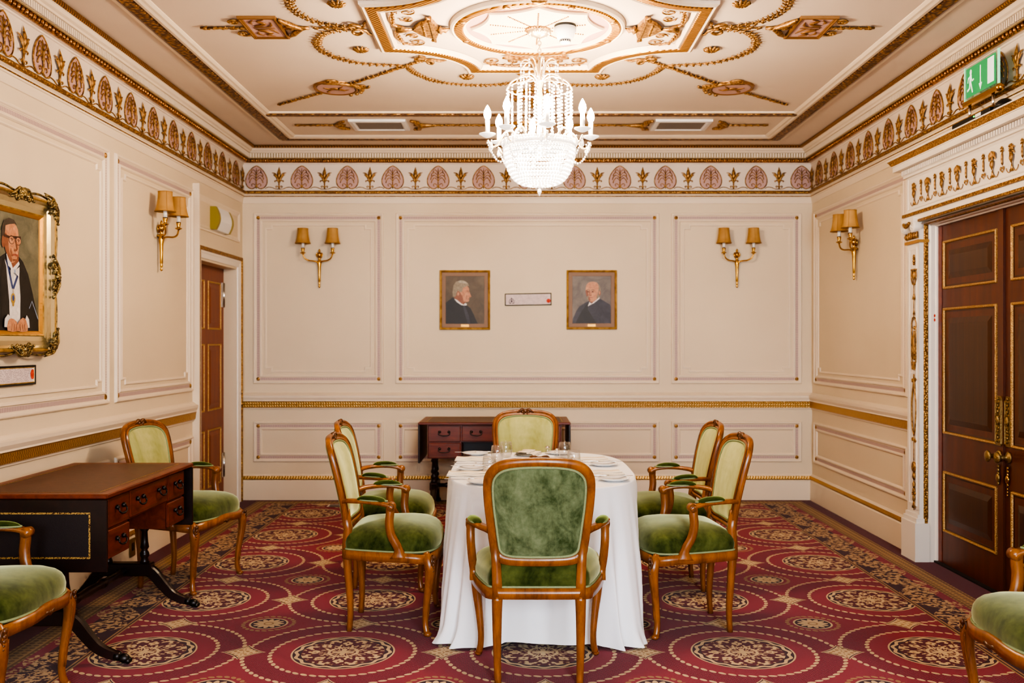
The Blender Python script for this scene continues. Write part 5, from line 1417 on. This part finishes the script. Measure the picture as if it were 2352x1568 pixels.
# large portrait in a swept gilt frame, left wall
def gilt_portrait():
    fw,fh=.74,.81
    t=thing('gilt_portrait','large carved gilt framed portrait of a man in a gown on the left wall','painting',T=wallT('left',5.015,1.40))
    rc=[(-fw/2,0),(fw/2,0),(fw/2,fh),(-fw/2,fh)]
    b=MB(); b.mould(rc,[(0,0),(0,.03),(.006,.055),(.014,.058),(.022,.050)],0); b.mould(rc,[(.022,.054),(.036,.040),(.060,.029),(.084,.024)],1); b.mould(rc,[(.084,.024),(.088,.029),(.094,.024)],0); b.mould(rc,[(.094,.024),(.108,.015),(.112,.010)],2)
    fr=b.build('swept_frame',[M['gilt_frame'],M['silver_gilt'],M['gold_plain']],t)
    b=MB()
    n=46
    for (a,c) in ((rc[0],rc[1]),(rc[1],rc[2]),(rc[2],rc[3]),(rc[3],rc[0])):
        a=Vector(a);c=Vector(c); L=(c-a).length; d=(c-a)/L; nn=Vector((d.y,-d.x)); pts=[]
        for i in range(n+1):
            s=i/n; p=a+d*(L*s)+nn*(.010*math.sin(s*PI*4-PI/2)+.004)
            pts.append((p.x,p.y,.046))
        b.tube(pts,.0065,6)
    b.build('rope_edge',M['old_carving'],fr)
    rr=random.Random(4)
    def cart(c,ang,sz,name):
        g=MB(Matrix.Translation((c[0],c[1],.05))@Matrix.Rotation(ang,4,'Z'))
        for s in (-1,1):
            scroll(g,(s*.028*sz,.0),.024*sz,1.4,PI/2,-s,.007*sz,.012); scroll(g,(s*.062*sz,-.016*sz),.02*sz,1.3,0,s,.006*sz,.008)
            g.tube(cr([(0,.012*sz,.014),(s*.04*sz,.030*sz,.012),(s*.085*sz,.004,.008),(s*.12*sz,-.014*sz,.0)],4),[.008*sz,.009*sz,.007*sz,.003],6)
            for k in range(5): g.ell((s*(.02+.022*k)*sz,(-.02+.006*(k%2))*sz,.008),.009*sz,.008*sz,.008,6,4)
        for k in range(5):
            a=PI/2+(k-2)*.5; g.tube([(0,0,.014),(.036*sz*math.cos(a),.036*sz*math.sin(a),.014)],[.006,.009*sz],6)
        g.ell((0,0,.016),.013*sz,.013*sz,.010,8,5); g.build(name,M['old_carving'],fr)
    w2,h2=fw/2-.02,fh-.02
    for (x,y,an) in ((w2,h2,-PI/4),(-w2,h2,PI/4),(w2,.02,-3*PI/4),(-w2,.02,3*PI/4)): cart((x*.93,y-.018 if y>.1 else y+.024),an,.9,'corner_cartouche')
    for (x,y,an) in ((fw/2-.015,fh/2,-PI/2),(-fw/2+.015,fh/2,PI/2),(0,fh-.015,0),(0,.015,PI)): cart((x,y),an,1.0,'centre_cartouche')
    p=Paint(fw-.22,fh-.22)
    p.poly('oil_grey_green',BG)
    # gown
    p.poly('oil_black',[(-.0,0),(.0,.50),(.12,.56),(.28,.63),(.36,.66),(.60,.64),(.68,.60),(.78,.50),(.86,.36),(.93,.22),(.99,.10),(1,0)],0)
    p.poly('oil_white',[(.33,.60),(.40,.52),(.52,.50),(.60,.55),(.62,.42),(.64,.06),(.42,.06),(.38,.3)],0)
    p.poly('oil_black',[(.60,.62),(.66,.56),(.70,.30),(.72,.06),(.62,.06),(.625,.3),(.595,.5)],0)
    p.poly('oil_black',[(.30,.62),(.35,.55),(.41,.25),(.42,.06),(.28,.06),(.24,.4)],0)
    p.line('oil_lightblue',[(.80,.20),(.855,.265),(.92,.19),(.98,.11)],.006)
    for s,(a,b_) in enumerate((((.36,.60),(.475,.36)),((.60,.52),(.485,.36)))): p.line('oil_blue',[a,((a[0]+b_[0])/2,(a[1]+b_[1])/2),b_],.016)
    p.line('oil_gold',[(.48,.36),(.48,.31)],.004)
    p.poly('oil_gold',el(.48,.275,.042,.048,12)); p.poly('oil_blue',el(.48,.28,.022,.026,12)); p.poly('oil_gold',el(.48,.225,.018,.018,8))
    # neck and head
    p.poly('oil_skin_shade',[(.38,.66),(.40,.54),(.50,.50),(.58,.56),(.585,.68)],0)
    p.poly('oil_white',[(.345,.645),(.37,.66),(.47,.535),(.585,.60),(.60,.575),(.50,.50),(.38,.55)],0)
    p.poly('oil_skin',[(.28,.80),(.30,.88),(.40,.925),(.50,.915),(.565,.87),(.58,.80),(.595,.76),(.575,.68),(.54,.615),(.48,.58),(.42,.585),(.36,.64),(.315,.70)],2)
    p.poly('oil_skin_shade',[(.28,.80),(.315,.70),(.36,.64),(.42,.585),(.46,.60),(.40,.67),(.38,.76),(.34,.82)],3)
    p.poly('oil_hair_dark',[(.265,.75),(.26,.86),(.30,.925),(.39,.955),(.49,.945),(.55,.905),(.50,.915),(.40,.90),(.33,.885),(.315,.80),(.30,.75)],0)
    p.poly('oil_skin_shade',el(.285,.745,.03,.05,14))
    p.line('oil_brownline',[(.29,.80),(.40,.79),(.52,.80),(.62,.805)],.013)
    for x in (.44,.565): p.poly('oil_brownline',el(x,.772,.055,.038,14)); p.poly('oil_skin',el(x,.770,.047,.031,14)); p.line('oil_brownline',[(x-.022,.778),(x,.783),(x+.024,.778)],.004); p.poly('oil_brownline',el(x+.004,.770,.010,.006,8))
    p.line('oil_skin_shade',[(.52,.77),(.545,.70),(.52,.688),(.49,.692)],.010); p.line('oil_lip',[(.455,.645),(.51,.652),(.55,.645)],.009); p.line('oil_skin_shade',[(.42,.70),(.43,.655),(.445,.63)],.006); p.line('oil_skin_shade',[(.47,.605),(.52,.605)],.008)
    # bow tie
    p.poly('oil_white',[(.49,.515),(.41,.55),(.415,.47),(.49,.50),(.575,.46),(.58,.55)],0); p.poly('oil_lightblue',el(.49,.508,.014,.018,8))
    # hands
    p.poly('oil_white',[(.29,.03),(.37,.03),(.40,.12),(.36,.14),(.30,.10)],0); p.poly('oil_white',[(.68,.03),(.78,.03),(.77,.10),(.72,.14),(.69,.10)],0)
    p.poly('oil_skin',[(.35,.0),(.36,.08),(.42,.105),(.52,.08),(.55,.0)],2); p.poly('oil_skin',[(.53,.0),(.55,.07),(.64,.115),(.71,.09),(.74,.0)],2)
    for x in (.42,.47,.51): p.line('oil_skin_shade',[(x,.0),(x+.012,.06)],.004)
    for x in (.58,.63,.67): p.line('oil_skin_shade',[(x+.012,.0),(x,.06)],.004)
    p.b.build('painting',p.mats,t,T=Matrix.Translation((0,.11,.010)),nrm=False)
gilt_portrait()
# ---------- chandelier
def chandelier():
    z0=ZC-.018; cx,cy=XC+.012,YC+.02
    t=thing('chandelier','lit crystal chandelier with candle arms hanging from the centre of the ceiling','chandelier',loc=(cx,cy,0))
    G,CR,CB=M['overlit_brass'],M['crystal'],M['crystal_glow']
    b=MB(); b.lathe([(.0,z0),(.068,z0),(.066,z0-.01),(.05,z0-.024),(.03,z0-.034),(.012,z0-.042),(0,z0-.044)],20); 
    for i in range(14):
        a=i*PI/7; b.ell((.056*math.cos(a),.056*math.sin(a),z0-.016),.012,.012,.010,6,4)
    b.build('ceiling_rose',G,t)
    b=MB()
    for i in range(6):
        zc=z0-.05-i*.021; pl=[(.009*math.cos(q*PI/5),.0145*math.sin(q*PI/5)) for q in range(10)]
        b.tube([((x if i%2 else 0),(0 if i%2 else x),zc+z) for x,z in pl],.0026,5,True)
    b.build('chain',G,t)
    b=MB(); b.lathe([(.004,2.50),(.010,2.52),(.012,2.60),(.016,2.66),(.010,2.70),(.012,2.80),(.020,2.86),(.012,2.90),(.024,2.935),(.026,2.95),(.010,2.965),(.008,3.06),(.004,3.06)],12); b.build('stem',G,t)
    # top crown of small scrolls
    for i in range(8):
        a=i*PI/4+.2; ca,sa=math.cos(a),math.sin(a)
        b=MB(); b.tube([(ca*r,sa*r,z) for r,z in cr([(.012,2.955),(.028,3.0),(.05,3.05),(.085,3.062),(.108,3.045)],4)],[.005,.0045,.004,.004,.003],6); b.ell((ca*.108,sa*.108,3.045),.007,.007,.007,6,4)
        arm=b.build('crown_scroll',G,t)
        b=MB(); 
        for k in range(5): b.ell((ca*.108,sa*.108,3.03-k*.020),.006,.006,.009,6,4)
        b.build('crystal_drop',CR,arm)
    # second tier: ring held on curved ribs, from which the bead strands hang
    R1,zr=.185,2.90
    for i in range(8):
        a=i*PI/4; ca,sa=math.cos(a),math.sin(a)
        b=MB(); b.tube([(ca*r,sa*r,z) for r,z in cr([(.016,2.945),(.06,2.972),(.12,2.962),(.165,2.935),(R1,zr)],4)],[.005,.005,.0045,.004],6); b.build('canopy_rib',G,t)
    b=MB(); b.tube([(R1*math.cos(i*PI/16),R1*math.sin(i*PI/16),zr) for i in range(32)],.004,6,True); b.build('canopy_ring',G,t)
    def strand(pts,r,step,name,mat,parent):
        b=MB(); rs=[Vector(p) for p in pts]
        out=resample3(rs,step)
        for k,p in enumerate(out): b.ell(tuple(p),r*(1.25 if k%4==2 else 1),r*(1.25 if k%4==2 else 1),r*(1.4 if k%4==2 else 1.15),6,4)
        return b.build(name,mat,parent)
    def resample3(P,step):
        out=[P[0]]; acc=0
        for a,c in zip(P,P[1:]):
            L=(c-a).length
            if L<1e-9: continue
            d=step-acc
            while d<=L: out.append(a+(c-a)*(d/L)); d+=step
            acc=L-(d-step)
        return out
    rr=random.Random(2)
    for i in range(22):
        a=i*2*PI/22; x,y=R1*math.cos(a),R1*math.sin(a); L=.24+.03*(i%2)
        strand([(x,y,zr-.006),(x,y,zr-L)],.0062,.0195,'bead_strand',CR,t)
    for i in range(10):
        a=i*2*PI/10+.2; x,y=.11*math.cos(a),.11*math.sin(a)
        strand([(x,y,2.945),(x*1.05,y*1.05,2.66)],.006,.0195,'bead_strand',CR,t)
    # arms with candles
    zb=2.615; RA=.298
    def arm0():
        b=MB(); b.tube(cr([(.05,0,2.56),(.11,0,2.60),(.16,0,2.655),(.205,0,2.635),(.24,0,2.575),(.275,0,2.565),(RA,0,2.60)],4),[.007,.007,.007,.0065,.0065,.006,.006],8)
        a=b.build('arm',G,t)
        b=MB(); pr=[(.0,0),(.012,0),(.030,.008),(.047,.018),(.048,.022),(.030,.014),(.012,.010),(0,.010)]; b.lathe(pr,20,(RA,0,zb)); b.build('drip_pan',M['crystal'],a)
        b=MB(); b.lathe([(.013,zb+.010),(.013,zb+.098),(.009,zb+.10),(0,zb+.10)],12,(RA,0,0)); b.build('candle_tube',M['candle_white'],a)
        b=MB(); b.lathe([(.009,0),(.017,.014),(.021,.03),(.018,.050),(.010,.068),(.002,.082),(0,.084)],12,(RA,0,zb+.101)); b.build('bulb',M['bulb_lit'],a)
        for k in (-1,1):
            b=MB(); b.ell((RA-.02,k*.030,zb-.022),.005,.005,.006,6,4); b.loft([[(RA-.02+r*math.cos(q*PI/3),k*.030+r*math.sin(q*PI/3),zb-.03-z) for q in range(6)] for r,z in ((.001,0),(.006,.012),(.011,.034),(.001,.046))],0,True,False,True,True); b.build('crystal_drop',CR,a)
        pts=[Vector((RA-.0-.13*q,0,zb-.03-.10*math.sin(PI*q*.9)-.01*q)) for q in [j/14 for j in range(15)]]
        o=strand(pts,.0058,.015,'crystal_swag',CR,a)
        return a
    a0=arm0(); a0.rotation_euler=(0,0,.12)
    for i in range(1,8):
        c=copy_tree(a0,t); c.rotation_euler=(0,0,.12+i*PI/4)
    # beaded bowl: gallery ring, rows of beads, finial
    RB,zt=.205,2.575
    b=MB(); b.lathe([(RB-.006,zt-.01),(RB+.006,zt-.006),(RB+.006,zt+.012),(RB-.006,zt+.014),(RB-.006,zt-.01)],40); b.build('gallery_ring',CR,t)
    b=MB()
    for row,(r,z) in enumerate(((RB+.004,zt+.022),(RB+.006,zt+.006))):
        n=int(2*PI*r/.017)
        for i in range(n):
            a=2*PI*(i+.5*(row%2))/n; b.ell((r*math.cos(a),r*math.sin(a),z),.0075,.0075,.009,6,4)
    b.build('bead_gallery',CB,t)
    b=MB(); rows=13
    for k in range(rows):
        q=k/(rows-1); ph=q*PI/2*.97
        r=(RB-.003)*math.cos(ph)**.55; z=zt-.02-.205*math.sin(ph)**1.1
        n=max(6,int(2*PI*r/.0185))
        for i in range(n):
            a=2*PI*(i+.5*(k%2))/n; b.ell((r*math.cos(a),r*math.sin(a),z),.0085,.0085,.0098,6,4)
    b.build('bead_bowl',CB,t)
    b=MB(); b.ell((0,0,2.345),.014,.014,.012,8,5); b.loft([[(r*math.cos(q*PI/4),r*math.sin(q*PI/4),z) for q in range(8)] for r,z in ((.003,2.335),(.011,2.322),(.012,2.31),(.001,2.288))],0,True,False,True,True); b.build('finial_drop',CR,t)
    return (cx,cy)
ccx,ccy=chandelier()
def light(name,typ,loc,energy,color,size=.1,rot=None,**kw):
    l=bpy.data.lights.new(name,typ); l.energy=energy; l.color=color
    if typ=='AREA':
        l.shape='RECTANGLE'; l.size=size[0]; l.size_y=size[1]
    else: l.shadow_soft_size=size
    o=bpy.data.objects.new(name,l); COL.objects.link(o); o.location=loc
    if rot: o.rotation_euler=rot
    return o
WARM=(1,.78,.55)
light('chandelier_glow','POINT',(ccx,ccy,2.50),LB,WARM,.10)
light('chandelier_core','POINT',(ccx,ccy,2.80),LCORE,WARM,.06)
# daylight through the two windows behind the camera
for i,x in enumerate((-1.17,1.35)):
    light('window_daylight','AREA',(x,YF+.02,1.85),LWIN[i],(.80,.89,1.0),(1.6,2.2),(PI/2-.30,0,0)).data.spread=2.3
wd=bpy.data.worlds.new('room_world'); SC.world=wd; wd.use_nodes=True
bg=wd.node_tree.nodes['Background']; bg.inputs[0].default_value=(.85,.92,1,1); bg.inputs[1].default_value=.25

# ---------- camera: 35 mm, level, standing at the near end of the room
cam=bpy.data.cameras.new('camera'); co=bpy.data.objects.new('camera',cam); COL.objects.link(co)
co.location=(0,0,1.45); co.rotation_euler=(PI/2,0,0)
cam.sensor_width=36; cam.lens=36*2287/2352; cam.shift_x=-14/2352; cam.shift_y=3/2352
cam.dof.use_dof=True; cam.dof.focus_distance=4.6; cam.dof.aperture_fstop=3.2; cam.clip_start=.05
SC.camera=co
SC.view_settings.view_transform='AgX'; SC.view_settings.look=LOOK; SC.view_settings.exposure=EXPO
try: SC.cycles.max_bounces=7; SC.cycles.diffuse_bounces=4; SC.cycles.glossy_bounces=3; SC.cycles.transmission_bounces=6; SC.cycles.transparent_max_bounces=8; SC.cycles.caustics_reflective=False; SC.cycles.caustics_refractive=False; SC.cycles.sample_clamp_indirect=6; SC.cycles.use_denoising=True
except Exception: pass
for n in ('crystal','crystal_glow','sign_green','sign_white','acrylic_edge','led_green'): M[n].cycles.emission_sampling='NONE'
SC.cycles.use_adaptive_sampling=True; SC.cycles.adaptive_threshold=.1; SC.cycles.adaptive_min_samples=12
SC.cycles.max_bounces=8; SC.cycles.diffuse_bounces=3; SC.cycles.glossy_bounces=3; SC.cycles.transmission_bounces=6; SC.cycles.transparent_max_bounces=16
